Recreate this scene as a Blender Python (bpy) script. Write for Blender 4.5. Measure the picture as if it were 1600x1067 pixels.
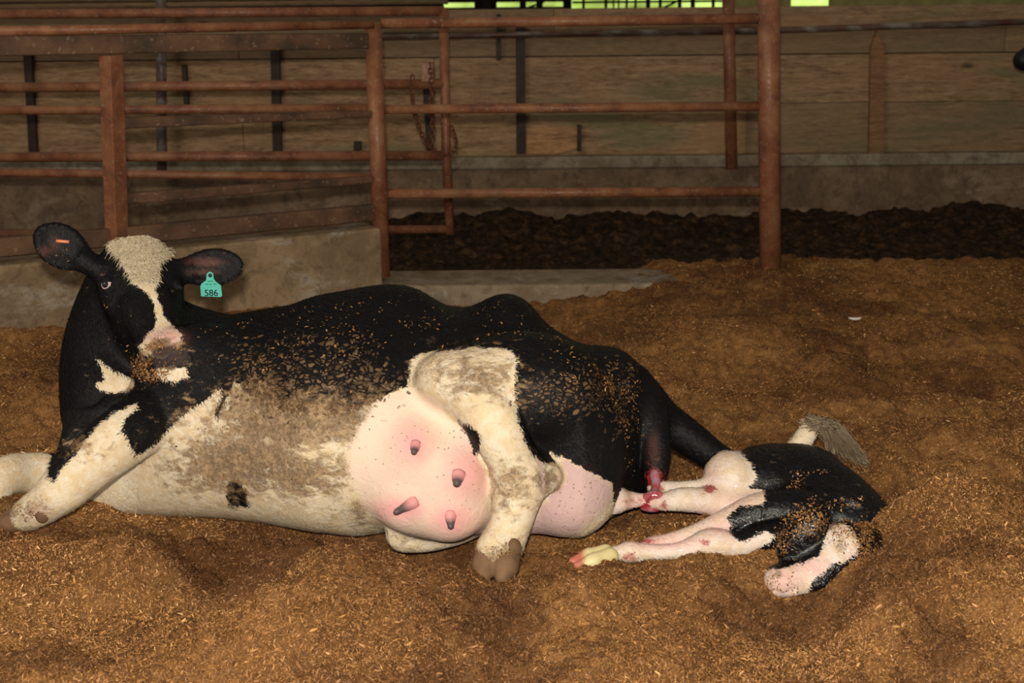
import bpy, math, random
import numpy as np
from mathutils import Vector, Matrix, Euler
for o in list(bpy.data.objects): bpy.data.objects.remove(o, do_unlink=True)
SC = bpy.context.scene
COL = SC.collection
rng = np.random.default_rng(7); random.seed(7)

# ------------------------------------------------------------------ camera
W, HH, FPX = 1600, 1067, 2200.0
CAM = np.array([0.0, 0.0, 1.55]); PITCH = math.radians(14.8); ROLL = math.radians(-0.55)
cd = bpy.data.cameras.new('camera'); cam = bpy.data.objects.new('camera', cd); COL.objects.link(cam)
cd.sensor_width = 36.0; cd.lens = 36.0*FPX/W; cd.clip_start = .05; cd.clip_end = 200
cd.dof.use_dof = True; cd.dof.focus_distance = 3.95; cd.dof.aperture_fstop = 5.0
CM = (Matrix.Rotation(math.pi/2-PITCH, 3, 'X') @ Matrix.Rotation(ROLL, 3, 'Z'))
cam.matrix_world = Matrix.Translation(Vector(CAM)) @ CM.to_4x4()
SC.camera = cam
R3 = np.array(CM)
# ------------------------------------------------------------------ world and light
SC.view_settings.view_transform = 'Standard'; SC.view_settings.look = 'None'
SC.view_settings.gamma = 1.0; SC.view_settings.use_curve_mapping = False
SC.view_settings.exposure = 0.05
wd = bpy.data.worlds.new('barn_air'); SC.world = wd; wd.use_nodes = True
wd.node_tree.nodes['Background'].inputs[0].default_value = (0.80, 0.66, 0.50, 1)
wd.node_tree.nodes['Background'].inputs[1].default_value = 0.20
def lamp(name, kind, loc, energy, color, size=.1, target=None, shape=None, sy=None):
    l = bpy.data.lights.new(name, kind); l.energy = energy; l.color = color
    if kind == 'AREA':
        l.size = size
        if sy: l.shape = 'RECTANGLE'; l.size_y = sy
    else: l.shadow_soft_size = size
    o = bpy.data.objects.new(name, l); COL.objects.link(o); o.location = loc
    if target is not None:
        o.rotation_euler = (Vector(target)-Vector(loc)).to_track_quat('-Z', 'Y').to_euler()
    return o
lamp('camera_flash', 'POINT', (-.02, -.03, 1.72), 620, (1.0, .925, .79), .035)
lamp('added_left_fill', 'AREA', (-4.5, 1.0, 4.2), 110, (1.0, .93, .82), 3.0, (0, 4.5, 0))  # added soft fill from upper left; the open side it stands for is unseen
lamp('hedge_daylight', 'AREA', (2.0, 21.0, 5.0), 700, (1.0, 1.0, .9), 6.0, (2.0, 26, 1.5), sy=3.0)

# ------------------------------------------------------------------ projection helpers
def ray(px, py):
    v = np.array([(px-W/2)/FPX, -(py-HH/2)/FPX, -1.0]); return R3 @ v
def U(px, py, Y):                       # point on the ray at distance Y in front of the camera
    d = ray(px, py); return CAM + d*(Y-CAM[1])/d[1]
def G(px, py, z=0.0):                   # point on the ground
    d = ray(px, py); return CAM + d*(z-CAM[2])/d[2]
def proj(P):
    v = (np.asarray(P)-CAM) @ R3
    return W/2 + FPX*v[..., 0]/-v[..., 2], HH/2 - FPX*v[..., 1]/-v[..., 2]

# ------------------------------------------------------------------ noise in numpy
def _h(ix, iy, iz, s):
    n = (ix*374761393 + iy*668265263 + iz*2147483647 + s*1274126177) & 0xffffffff
    n = ((n ^ (n >> 13))*1274126177) & 0xffffffff
    return ((n ^ (n >> 16)) & 0xffffff)/float(0xffffff)
def vnoise(x, y, z=None, s=0):
    if z is None: z = np.zeros_like(x)
    x, y, z = np.broadcast_arrays(x, y, z)
    ix = np.floor(x).astype(np.int64); iy = np.floor(y).astype(np.int64); iz = np.floor(z).astype(np.int64)
    fx = x-ix; fy = y-iy; fz = z-iz
    fx = fx*fx*(3-2*fx); fy = fy*fy*(3-2*fy); fz = fz*fz*(3-2*fz)
    r = 0
    for a in (0, 1):
        for b in (0, 1):
            for c in (0, 1):
                r = r + _h(ix+a, iy+b, iz+c, s)*(fx if a else 1-fx)*(fy if b else 1-fy)*(fz if c else 1-fz)
    return r*2-1
def fbm(x, y, z=None, o=4, s=0, g=.5):
    r = 0; a = 1.0
    for i in range(o):
        r = r + a*vnoise(x*2**i, y*2**i, None if z is None else z*2**i, s+i); a *= g
    return r
def sst(a, b, x):
    t = np.clip((x-a)/(b-a), 0, 1); return t*t*(3-2*t)

# ------------------------------------------------------------------ object helpers
def tag(o, label=None, cat=None, group=None, kind=None):
    if label: o['label'] = label
    if cat: o['category'] = cat
    if group: o['group'] = group
    if kind: o['kind'] = kind
    return o
def empty(name, loc=(0, 0, 0)):
    o = bpy.data.objects.new(name, None); COL.objects.link(o); o.location = [float(c) for c in loc]; o.empty_display_size = .1
    return o
def link(name, me, mat, parent=None, smooth=True):
    o = bpy.data.objects.new(name, me); COL.objects.link(o)
    if mat: me.materials.append(mat)
    if smooth and len(me.polygons): me.polygons.foreach_set('use_smooth', np.ones(len(me.polygons), dtype=bool))
    if parent is not None:
        o.parent = parent; o.matrix_parent_inverse = Matrix.Translation(-parent.location)
    return o
def npmesh(name, V, F):
    V = np.asarray(V, dtype=np.float32); F = np.asarray(F, dtype=np.int32); n = F.shape[1]
    me = bpy.data.meshes.new(name)
    me.vertices.add(len(V)); me.vertices.foreach_set('co', V.ravel())
    me.loops.add(F.size); me.loops.foreach_set('vertex_index', F.ravel())
    me.polygons.add(len(F)); me.polygons.foreach_set('loop_start', np.arange(0, F.size, n, dtype=np.int32))
    me.polygons.foreach_set('loop_total', np.full(len(F), n, dtype=np.int32))
    me.update(); me.validate(); return me
def attr(me, name, vals):
    a = me.attributes.new(name, 'FLOAT', 'POINT'); a.data.foreach_set('value', np.asarray(vals, dtype=np.float32))
class MB:
    def __init__(s): s.V = []; s.F = []
    def add(s, V, F):
        b = len(s.V); s.V += [tuple(float(c) for c in v) for v in V]; s.F += [tuple(b+i for i in f) for f in F]; return s
    def hexa(s, P):                                       # 8 corners: 0-3 one end, 4-7 the other
        return s.add(P, [(3, 2, 1, 0), (4, 5, 6, 7), (0, 1, 5, 4), (1, 2, 6, 5), (2, 3, 7, 6), (3, 0, 4, 7)])
    def box(s, lo, hi):
        x0, y0, z0 = lo; x1, y1, z1 = hi
        return s.hexa([(x0, y0, z0), (x1, y0, z0), (x1, y1, z0), (x0, y1, z0), (x0, y0, z1), (x1, y0, z1), (x1, y1, z1), (x0, y1, z1)])
    def bar(s, a, b, w, h, up=(0, 0, 1)):
        a = np.array(a, float); b = np.array(b, float); d = b-a; d /= np.linalg.norm(d)
        up = np.array(up, float); x = np.cross(d, up); x /= np.linalg.norm(x); u = np.cross(x, d)
        c = [(-1, -1), (1, -1), (1, 1), (-1, 1)]
        return s.hexa([a+x*i*w/2+u*j*h/2 for i, j in c]+[b+x*i*w/2+u*j*h/2 for i, j in c])
    def tube(s, pts, rads, n=14, cap=True):
        P = [np.array(p, float) for p in pts]
        if not hasattr(rads, '__len__'): rads = [rads]*len(P)
        t = [P[min(i+1, len(P)-1)]-P[max(i-1, 0)] for i in range(len(P))]
        ref = np.array([0, 0, 1.0])
        if abs(np.dot(t[0]/np.linalg.norm(t[0]), ref)) > .9: ref = np.array([0, 1.0, 0])
        V = []; x = None
        for p, d, r in zip(P, t, rads):
            d = d/np.linalg.norm(d)
            x = np.cross(d, ref) if x is None else x-d*np.dot(x, d)
            x /= np.linalg.norm(x); y = np.cross(d, x)
            V += [p+r*(math.cos(2*math.pi*k/n)*x+math.sin(2*math.pi*k/n)*y) for k in range(n)]
        F = [(i*n+k, i*n+(k+1) % n, (i+1)*n+(k+1) % n, (i+1)*n+k) for i in range(len(P)-1) for k in range(n)]
        if cap: F += [tuple(range(n))[::-1], tuple((len(P)-1)*n+k for k in range(n))]
        return s.add(V, F)
    def build(s, name, mat, parent=None, smooth=False, bevel=0):
        me = bpy.data.meshes.new(name); me.from_pydata(s.V, [], s.F); me.update()
        o = link(name, me, mat, parent, smooth)
        if smooth:
            for p in me.polygons:
                if len(p.vertices) > 4: p.use_smooth = False
        if bevel:
            m = o.modifiers.new('bevel', 'BEVEL'); m.width = bevel; m.segments = 2; m.limit_method = 'ANGLE'
        return o
def spline(pts, n=6):                                     # Catmull-Rom through points (any columns)
    P = np.array(pts, float); P = np.vstack([2*P[0]-P[1], P, 2*P[-1]-P[-2]]); out = []
    for i in range(1, len(P)-2):
        for k in range(n):
            t = k/n; out.append(.5*((2*P[i])+(-P[i-1]+P[i+1])*t+(2*P[i-1]-5*P[i]+4*P[i+1]-P[i+2])*t*t+(-P[i-1]+3*P[i]-3*P[i+1]+P[i+2])*t**3))
    out.append(P[-2]); return np.array(out)

# ------------------------------------------------------------------ material helpers
class NT:
    def __init__(s, name, rough=.7, spec=.3):
        s.m = bpy.data.materials.new(name); s.m.use_nodes = True; s.t = s.m.node_tree; s.n = s.t.nodes
        s.b = s.n['Principled BSDF']; s.b.inputs['Roughness'].default_value = rough
        s.b.inputs['Specular IOR Level'].default_value = spec; s._tc = None
    def L(s, a, b): s.t.links.new(a, b)
    def _set(s, inp, v):
        if isinstance(v, bpy.types.NodeSocket): s.L(v, inp)
        else:
            if inp.type == 'RGBA' and len(v) == 3: v = (*v, 1)
            inp.default_value = v
    def coord(s, scale=(1, 1, 1), rot=(0, 0, 0)):
        if s._tc is None: s._tc = s.n.new('ShaderNodeTexCoord')
        mp = s.n.new('ShaderNodeMapping'); mp.inputs['Scale'].default_value = scale; mp.inputs['Rotation'].default_value = rot
        s.L(s._tc.outputs['Object'], mp.inputs['Vector']); return mp.outputs[0]
    def noise(s, scale, detail=4, vec=None, dist=0, rough=.55):
        n = s.n.new('ShaderNodeTexNoise'); n.inputs['Scale'].default_value = scale; n.inputs['Detail'].default_value = detail
        n.inputs['Distortion'].default_value = dist; n.inputs['Roughness'].default_value = rough
        s.L(vec if vec is not None else s.coord(), n.inputs['Vector']); return n.outputs['Fac']
    def voro(s, scale, vec=None, feature='F1', out='Distance', rnd=1):
        n = s.n.new('ShaderNodeTexVoronoi'); n.feature = feature; n.inputs['Scale'].default_value = scale; n.inputs['Randomness'].default_value = rnd
        s.L(vec if vec is not None else s.coord(), n.inputs['Vector']); return n.outputs[out]
    def attr(s, name):
        n = s.n.new('ShaderNodeAttribute'); n.attribute_name = name; return n.outputs['Fac']
    def math(s, op, a, b=0.0, c=None):
        n = s.n.new('ShaderNodeMath'); n.operation = op; s._set(n.inputs[0], a); s._set(n.inputs[1], b)
        if c is not None: s._set(n.inputs[2], c)
        return n.outputs[0]
    def step(s, x, lo, hi, a=0.0, b=1.0):
        n = s.n.new('ShaderNodeMapRange'); n.interpolation_type = 'SMOOTHSTEP'
        s._set(n.inputs[0], x); n.inputs[1].default_value = lo; n.inputs[2].default_value = hi
        n.inputs[3].default_value = a; n.inputs[4].default_value = b; return n.outputs[0]
    def mix(s, f, a, b, mode='MIX'):
        n = s.n.new('ShaderNodeMix'); n.data_type = 'RGBA'; n.blend_type = mode
        s._set(n.inputs[0], f); s._set(n.inputs[6], a); s._set(n.inputs[7], b); return n.outputs[2]
    def ramp(s, x, stops):
        n = s.n.new('ShaderNodeValToRGB'); e = n.color_ramp.elements
        while len(e) > 1: e.remove(e[-1])
        e[0].position = stops[0][0]; e[0].color = (*stops[0][1], 1)
        for p, c in stops[1:]:
            q = e.new(p); q.color = (*c, 1)
        s.L(x, n.inputs[0]); return n.outputs[0]
    def bump(s, h, strength=.5, dist=.01, prev=None):
        n = s.n.new('ShaderNodeBump'); n.inputs['Strength'].default_value = strength; n.inputs['Distance'].default_value = dist
        s.L(h, n.inputs['Height'])
        if prev is not None: s.L(prev, n.inputs['Normal'])
        return n.outputs[0]
    def out(s, color=None, rough=None, normal=None, **kw):
        if color is not None: s._set(s.b.inputs['Base Color'], color)
        if rough is not None: s._set(s.b.inputs['Roughness'], rough)
        if normal is not None: s.L(normal, s.b.inputs['Normal'])
        for k, v in kw.items(): s._set(s.b.inputs[k.replace('_', ' ')], v)
        return s.m

def mat_steel():
    t = NT('red_painted_steel', .5, .35)
    n = t.noise(9, 6, t.coord((1, 1, 1))); n2 = t.noise(60, 4); n3 = t.noise(3, 3)
    c = t.ramp(n, [(.3, (.13, .046, .026)), (.5, (.24, .090, .042)), (.7, (.32, .15, .075))])
    c = t.mix(t.step(n2, .58, .70), c, (.26, .17, .10)); c = t.mix(t.step(n3, .55, .75, 0, .6), c, (.12, .07, .045))
    return t.out(c, t.step(n2, .4, .7, .38, .75), t.bump(n2, .25, .002))
def mat_beam():
    t = NT('rusty_brown_beam', .65, .25); n = t.noise(7, 6, t.coord((.7, 1, 1))); n2 = t.noise(50, 4)
    c = t.ramp(n, [(.35, (.050, .030, .018)), (.5, (.10, .050, .028)), (.68, (.155, .082, .043))]); c = t.mix(t.step(n2, .6, .7, 0, .7), c, (.24, .16, .10))
    return t.out(c, None, t.bump(n2, .3, .003))
def mat_darksteel():
    t = NT('dark_weathered_steel', .6, .3); n = t.noise(14, 5)
    return t.out(t.ramp(n, [(.35, (.022, .012, .009)), (.6, (.04, .022, .016)), (.75, (.08, .042, .028))]), None, t.bump(n, .3, .003))
def mat_greypipe():
    t = NT('worn_grey_pipe', .38, .5); n = t.noise(12, 5, t.coord((.4, 1, 1)))
    return t.out(t.ramp(n, [(.35, (.13, .045, .028)), (.5, (.14, .10, .08)), (.62, (.28, .26, .24))]), None, t.bump(n, .2, .002), Metallic=.2)
def mat_wood(name='weathered_plank', k=1.0, hue=(1, 1, 1)):
    t = NT(name, .85, .15)
    g = t.noise(6, 9, t.coord((.7, 1, 5)), 1.0, .72); g2 = t.noise(34, 6, t.coord((.5, 1, 2.5)), .6, .75); b = t.noise(1.1, 3, t.coord((1, 1, 2.2)))
    f = t.math('ADD', t.math('MULTIPLY', g, .6), t.math('MULTIPLY', g2, .4))
    H = lambda c: tuple(c[i]*k*1.12*hue[i] for i in range(3))
    c = t.ramp(f, [(.34, H((.085, .052, .028))), (.48, H((.26, .165, .090))), (.58, H((.38, .245, .138))), (.70, H((.52, .38, .24)))])
    gr = t.step(t.noise(1.3, 4, t.coord((.6, 1, 2.5))), .54, .68, 0, .55)
    c = t.mix(gr, c, H((.15, .165, .085)))
    c = t.mix(t.step(b, .54, .75, 0, .6), c, H((.36, .20, .10)))
    tint = t.attr('tint'); c = t.mix(t.math('MULTIPLY', tint, .75), c, H((.16, .115, .075)))
    kn = t.step(t.voro(1.7, t.coord((.55, 1, 1.3))), .035, .075, .85, 0); c = t.mix(kn, c, H((.035, .024, .015)))
    sp = t.step(t.voro(26), .05, .10, .8, 0); sp = t.math('MULTIPLY', sp, t.step(t.noise(2.2, 2), .5, .62)); c = t.mix(sp, c, (.45, .38, .28))
    return t.out(c, None, t.bump(f, .5, .008))
def mat_concrete(name, base, dark, k=1.0, white=(.42, .38, .32), wamt=.6):
    t = NT(name, .85, .2)
    n = t.noise(3.2, 10, rough=.72); n2 = t.noise(45, 6, rough=.8); n3 = t.noise(1.6, 9, t.coord((1, 1, 2.4)), .8, .72)
    c = t.mix(t.step(n, .38, .62), dark, base); c = t.mix(t.math('MULTIPLY', t.step(n3, .53, .66), wamt), c, white)
    c = t.mix(t.step(t.noise(13, 8, None, .6, .75), .50, .62, 0, .55), c, tuple(.55*x for x in dark))
    c = t.mix(t.step(n2, .56, .72, 0, .6), c, tuple(.45*x for x in dark)); c = t.mix(t.step(n2, .28, .42, .5, 0), c, (.33, .24, .15))
    return t.out(c, None, t.bump(n2, .5, .006, t.bump(n, .5, .03)))
M = {}
M['steel'] = mat_steel(); M['beam'] = mat_beam(); M['dark'] = mat_darksteel(); M['grey'] = mat_greypipe(); M['wood'] = mat_wood()
M['stake'] = mat_wood('grey_stake_wood', .85, (1.0, .85, .8)); M['board'] = mat_wood('newer_board_wood', 1.15, (1.15, 1.0, .85))
M['conc'] = mat_concrete('stained_concrete', (.32, .225, .13), (.20, .135, .075))
M['curb'] = mat_concrete('pale_concrete', (.31, .24, .165), (.20, .14, .09), wamt=.8)
M['lowwall'] = mat_concrete('mud_splashed_concrete', (.25, .165, .10), (.14, .092, .058), white=(.42, .32, .23), wamt=.45)
M['ledge'] = mat_concrete('concrete_ledge', (.33, .28, .205), (.19, .145, .095), white=(.46, .42, .34), wamt=.55)
def mat_manure():
    t = NT('dark_manure', .8, .2); n = t.noise(16, 7, rough=.7); n2 = t.noise(70, 4)
    c = t.ramp(n, [(.36, (.008, .0045, .002)), (.52, (.04, .021, .010)), (.68, (.14, .076, .036))])
    return t.out(c, None, t.bump(n2, .8, .012, t.bump(n, 1, .03)))
M['manure'] = mat_manure()
def mat_bed():
    t = NT('sawdust_bedding', .9, .12)
    n = t.noise(2.6, 5, None, .4); n2 = t.noise(28, 6, rough=.7); n3 = t.noise(150, 4, rough=.7)
    f = t.math('ADD', t.math('MULTIPLY', n, .35), t.math('ADD', t.math('MULTIPLY', n2, .35), t.math('MULTIPLY', n3, .30)))
    c = t.ramp(f, [(.36, (.05, .023, .009)), (.46, (.15, .068, .023)), (.54, (.27, .130, .043)), (.66, (.48, .255, .088))])
    c = t.mix(t.math('MULTIPLY', t.attr('dark_amt'), .8), c, t.mix(n2, (.045, .017, .007), (.13, .05, .019)))
    return t.out(c, None, t.bump(n3, .8, .006, t.bump(n2, .7, .015)))
M['bed'] = mat_bed()
def mat_flake(name='wood_shaving', bright=1.0):
    t = NT(name, .55, .35)
    r = t.attr('rnd'); d = t.attr('dark_amt')
    B = lambda c: tuple(min(1, x*bright*f) for x, f in zip(c, (1.05, .96, .84)))
    c = t.ramp(r, [(0, B((.07, .033, .012))), (.35, B((.17, .082, .030))), (.65, B((.30, .155, .058))), (.9, B((.46, .26, .105))), (1, B((.66, .46, .24)))])
    c = t.mix(t.math('MULTIPLY', d, .8), c, t.mix(r, (.045, .018, .008), (.17, .070, .027)))
    return t.out(c)
M['flake'] = mat_flake('wood_shaving', 1.3); M['cling'] = mat_flake('clinging_shaving', .95)

# ------------------------------------------------------------------ fence planes
FA = G(600, 478); FB = G(0, 555)
fd = (FB-FA); fd[2] = 0; fd /= np.linalg.norm(fd); fn = np.array([fd[1], -fd[0], 0])
if fn[1] > 0: fn = -fn                                     # towards the camera
def V(px, py, off=0.0):                                    # point in the slanted fence plane
    d = ray(px, py); o = FA+fn*off; return CAM + d*np.dot(o-CAM, fn)/np.dot(d, fn)
CURB_Y = float(G(600, 478)[1]); POST_Y = CURB_Y+.16; CURB_Z = float(U(1204, 430, POST_Y)[2])
WTOP = float(V(596, 356)[2])
print('curb y', CURB_Y, 'curb z', CURB_Z, 'wall top', WTOP)

# ------------------------------------------------------------------ bedding floor
MOUNDS = []   # x,y,sx,sy,angle,h
def mound(px, py, wx, wy, h, ang=0):
    p = G(px, py); s = np.linalg.norm(p-CAM)/FPX; MOUNDS.append((p[0], p[1], wx*s, wy*s*2.6, math.radians(ang), h*1.9))
mound(60, 900, 210, 22, .05, -8); mound(240, 870, 60, 22, .05, 0); mound(420, 880, 70, 24, .035, 20); mound(560, 900, 80, 30, .05, 15)
mound(500, 850, 260, 34, -.065, 0); mound(330, 880, 60, 30, -.05); mound(640, 870, 120, 30, -.03)
mound(900, 930, 110, 30, .02); mound(772, 905, 70, 16, -.03); mound(300, 960, 160, 34, -.035, 15); mound(640, 970, 200, 40, .03, 15); mound(430, 1010, 110, 30, .03)
mound(1500, 860, 120, 30, .09, 10); mound(1560, 930, 170, 60, .07, 10); mound(1380, 960, 110, 34, .03, 20); mound(1420, 900, 60, 30, -.03)
mound(1250, 940, 160, 25, -.03, 0); mound(1000, 960, 160, 40, .02); mound(1090, 800, 80, 22, .00); mound(40, 640, 120, 50, .05); mound(40, 560, 120, 20, .05)
mound(1480, 600, 90, 24, -.05); mound(1150, 600, 90, 22, -.045); mound(1300, 690, 120, 26, -.02); mound(1500, 720, 120, 26, .035); mound(1350, 560, 90, 18, -.03)
mound(1080, 560, 100, 20, .03); mound(20, 840, 60, 16, .05); mound(1560, 500, 140, 20, -.03)
xc = float(U(930, 430, CURB_Y)[0])
def dark_amt(x, y):  # amount of darker red-brown tone: set patches plus random blotches
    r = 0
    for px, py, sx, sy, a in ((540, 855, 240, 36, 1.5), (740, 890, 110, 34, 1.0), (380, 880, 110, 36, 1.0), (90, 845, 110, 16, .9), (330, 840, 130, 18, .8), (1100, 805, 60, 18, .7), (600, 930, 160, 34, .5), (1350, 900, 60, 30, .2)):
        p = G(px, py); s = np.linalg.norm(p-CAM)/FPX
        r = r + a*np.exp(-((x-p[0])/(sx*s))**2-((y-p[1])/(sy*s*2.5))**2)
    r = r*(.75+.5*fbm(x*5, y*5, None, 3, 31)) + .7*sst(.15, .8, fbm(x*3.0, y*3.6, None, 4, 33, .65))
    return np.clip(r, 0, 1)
def H(x, y, fine=True):
    z = 0.036*fbm(x*1.6, y*1.6, None, 3, 11) + 0.024*fbm(x*5.5, y*6.5, None, 3, 5)
    r = 1-np.abs(vnoise(x*3.1+.4*vnoise(x*2, y*2, None, 3), y*3.6, None, 9)); z = z+.034*(r**3)-.012
    for (mx, my, sx, sy, a, h) in MOUNDS:
        c, s = math.cos(a), math.sin(a); u = ((x-mx)*c+(y-my)*s)/sx; v = (-(x-mx)*s+(y-my)*c)/sy
        z = z + h*np.exp(-(u*u+v*v))
    up = sst(5.0, CURB_Y+.05, y)
    z = z*(1-.6*up) + (CURB_Z+.02)*up*sst(xc-.5, xc+.55, x)
    dl = (x-FA[0])*fn[0]+(y-FA[1])*fn[1]
    z = z + .05*sst(.35, 0, dl)*(x < FA[0])
    if fine: z = z + .015*fbm(x*19, y*20, None, 3, 17, .6)
    return z
print('building bedding')
ny, nx = 620, 760
yy = 1.7*(7.0/1.7)**(np.linspace(0, 1, ny)); uu = np.linspace(-.62, .62, nx)
YY, UU = np.meshgrid(yy, uu, indexing='ij'); XX = UU*(YY+.6)
# keep the bed in front of the concrete
dl = (XX-FA[0])*fn[0]+(YY-FA[1])*fn[1]
ZZ = H(XX, YY)
back = np.where(XX < FA[0], dl < -.06, YY > CURB_Y + np.where(XX > xc-.2, .42, .08))
idx = np.arange(ny*nx).reshape(ny, nx)
Q = np.stack([idx[:-1, :-1], idx[:-1, 1:], idx[1:, 1:], idx[1:, :-1]], -1)
keep = ~(back[:-1, :-1] & back[1:, 1:]); Q = Q[keep]
me = npmesh('bedding', np.stack([XX, YY, ZZ], -1).reshape(-1, 3), Q); attr(me, 'dark_amt', dark_amt(XX, YY).ravel())
tag(link('floor', me, M['bed']), kind='structure')

def flakes(P, N, S, rnd, drk, tilt=.5, aspect=.32):
    """small curled shavings: P centres, N normals, S lengths"""
    n = len(P); a = rng.normal(size=(n, 3)); nn = N + tilt*rng.normal(size=(n, 3)); nn /= np.linalg.norm(nn, axis=1)[:, None]
    t = np.cross(nn, a); t /= np.linalg.norm(t, axis=1)[:, None]; b = np.cross(nn, t)
    L = S[:, None]*.5; w = L*aspect*(.6+.8*rng.random((n, 1))); lift = nn*L*.35
    Vv = np.stack([P-t*L-b*w*.6, P-t*L*.0-b*w+lift, P+t*L-b*w*.5, P+t*L+b*w*.5, P+b*w+lift, P-t*L+b*w*.6], 1).reshape(-1, 3)
    i = np.arange(n)[:, None]*6
    F = np.concatenate([i+np.array([[0, 1, 4, 5]]), i+np.array([[1, 2, 3, 4]])], 0)
    me = npmesh('shavings', Vv, F); attr(me, 'rnd', np.repeat(rnd, 6)); attr(me, 'dark_amt', np.repeat(drk, 6)); return me
n = 950000
y = 2.3/(1-rng.random(n)*(1-2.3/7.0)); y = y*(1+0*y); x = (rng.random(n)*2-1)*(.40*(y+.5))
dl = (x-FA[0])*fn[0]+(y-FA[1])*fn[1]
ok = np.where(x < FA[0], dl > .0, y < CURB_Y+np.where(x > xc, .36, .0)); x = x[ok]; y = y[ok]
z = H(x, y); e = .01
N = np.stack([-(H(x+e, y)-z)/e, -(H(x, y+e)-z)/e, np.ones_like(x)], -1); N /= np.linalg.norm(N, axis=1)[:, None]
S = np.where(rng.random(len(x)) < .05, .014, .0064)*(.6+.8*rng.random(len(x)))
cl = fbm(x*3, y*3, None, 3, 41)*.16
me = flakes(np.stack([x, y, z+.002], -1), N, S, np.clip(rng.beta(1.8, 1.9, len(x))+cl, 0, 1), dark_amt(x, y), .75, .26)
tag(link('wood_shavings', me, M['flake'], smooth=False), 'loose golden brown wood shavings covering the pen floor', 'shavings', kind='stuff')

# ------------------------------------------------------------------ concrete, alley, back wall
LX0 = FA + fd*6.0
mb = MB(); a = FA-fn*.0; b = LX0
mb.hexa([a, a-fn*.20, b-fn*.20, b, *(p+np.array([0, 0, WTOP]) for p in (a, a-fn*.20, b-fn*.20, b))])
tag(mb.build('wall_left', M['conc'], bevel=.012), kind='structure')
mb = MB(); mb.box((FA[0]-.02, CURB_Y, -.2), (6.0, CURB_Y+.36, CURB_Z)); tag(mb.build('trim_1', M['curb'], bevel=.015), kind='structure')
BW = 9.5
def WZ(py, px=900, Y=BW): return float(U(px, py, Y)[2])
# alley floor with manure
gx = np.linspace(-5, 6, 420); gy = np.linspace(5.6, BW+.05, 150); XX, YY = np.meshgrid(gx, gy)
dl = (XX-FA[0])*fn[0]+(YY-FA[1])*fn[1]
ZZ = -.14 + .05*fbm(XX*2, YY*2, None, 3, 71)+.030*fbm(XX*9, YY*9, None, 4, 72, .65)+.07*sst(8.6, 9.5, YY) - .18*sst(.06, -.06, XX-FA[0]*YY/CURB_Y)
hide = ((XX < FA[0]) & (dl > -.1)) | ((XX >= FA[0]-.1) & (YY < CURB_Y+.3))
idx = np.arange(XX.size).reshape(XX.shape); Q = np.stack([idx[:-1, :-1], idx[:-1, 1:], idx[1:, 1:], idx[1:, :-1]], -1)
Q = Q[~(hide[:-1, :-1] & hide[1:, 1:])]
me = npmesh('alley', np.stack([XX, YY, ZZ], -1).reshape(-1, 3), Q)
tag(link('manure', me, M['manure']), 'thick dark brown manure covering the alley behind the fence', 'manure', kind='stuff')
tag(MB().box((-6, 5.0, -.42), (7, 40, -.40)).build('floor', M['lowwall']), kind='structure')
zl0, zl1, zt = WZ(263), WZ(244), WZ(13)
root = empty('wall_back', (0, BW, 0)); tag(root, kind='structure')
MB().box((-6, BW, -.4), (7, BW+.25, zl0)).build('concrete_footing', M['lowwall'], root, bevel=.01)
MB().box((-6, BW-.02, zl0), (7, BW+.25, zl1)).build('ledge', M['ledge'], root, bevel=.012)
rows = [zl1, WZ(165), WZ(89), WZ(50), zt]
for r in range(4):
    x = -6.0+r*.4
    while x < 7:
        w = random.choice([3.4, 4.2, 5.1]); dy = random.uniform(0, .014); tl = random.uniform(-.004, .004)
        if r == 3: dy = 0
        o = MB().box((x, BW+.06-dy, rows[r]+.003+tl), (min(x+w, 7)-.002, BW+.11, rows[r+1]-.003)).build('plank', M['wood'], root, bevel=.004)
        attr(o.data, 'tint', [random.choice([0, .1, .3, .55])]*8 if r < 2 else [random.choice([.3, .6, .75])]*8); x += w
MB().box((-6, BW+.112, zl1), (7, BW+.13, zt-.01)).build('backing_board', M['dark'], root)

# small fixtures on the wall
def on_wall(px, y0, y1, w, name, mat, label, cat, Y=BW, group=None, dep=.05, lean=0):
    a = U(px, y0, Y-dep*.5); b = U(px+lean, y1, Y-dep*.5); o = MB().bar(b, a, w, dep, (0, 1, 0)).build(name, mat, bevel=.003)
    if 'tint' not in o.data.attributes: attr(o.data, 'tint', [0.0]*8)
    return tag(o, label, cat, group)
T = BW+.045
on_wall(43, 60, 243, .055, 'wall_bracket', M['dark'], 'dark upright bracket on plank wall, leftmost, behind the left rails', 'bracket', T, lean=10)
on_wall(430, 60, 240, .062, 'wall_bracket', M['dark'], 'dark upright bracket on plank wall between square post and round corner post', 'bracket', T, lean=4)
on_wall(813, 40, 240, .062, 'wall_bracket', M['dark'], 'dark upright bracket on plank wall right of gate upright', 'bracket', T, lean=1)
on_wall(664, 105, 236, .045, 'wall_bracket', M['dark'], 'dark slanting bracket on plank wall behind the hanging chain', 'bracket', T, lean=8)
on_wall(288, 101, 166, .032, 'wall_bracket', M['dark'], 'short thin dark bracket right of the pipe post behind left rails', 'bracket', T, lean=4)
on_wall(779, 22, 94, .032, 'wall_bracket', M['dark'], 'short dark bracket near top of plank wall, left of longest bracket', 'bracket', T)
on_wall(559, 221, 240, .05, 'wooden_cleat', M['dark'], 'small dark cleat at foot of wall left of round corner post', 'cleat', T)
o = on_wall(905, 195, 236, .03, 'wooden_cleat', M['dark'], 'small dark cleat against right end of the short tan board', 'cleat', T)
p = [U(822, 200, T-.02), U(822, 241, T-.02), U(868, 241, T-.02), U(902, 232, T-.02), U(902, 197, T-.02)]
mb = MB(); k = len(p); q = [v+np.array([0, .03, 0]) for v in p]
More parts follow.
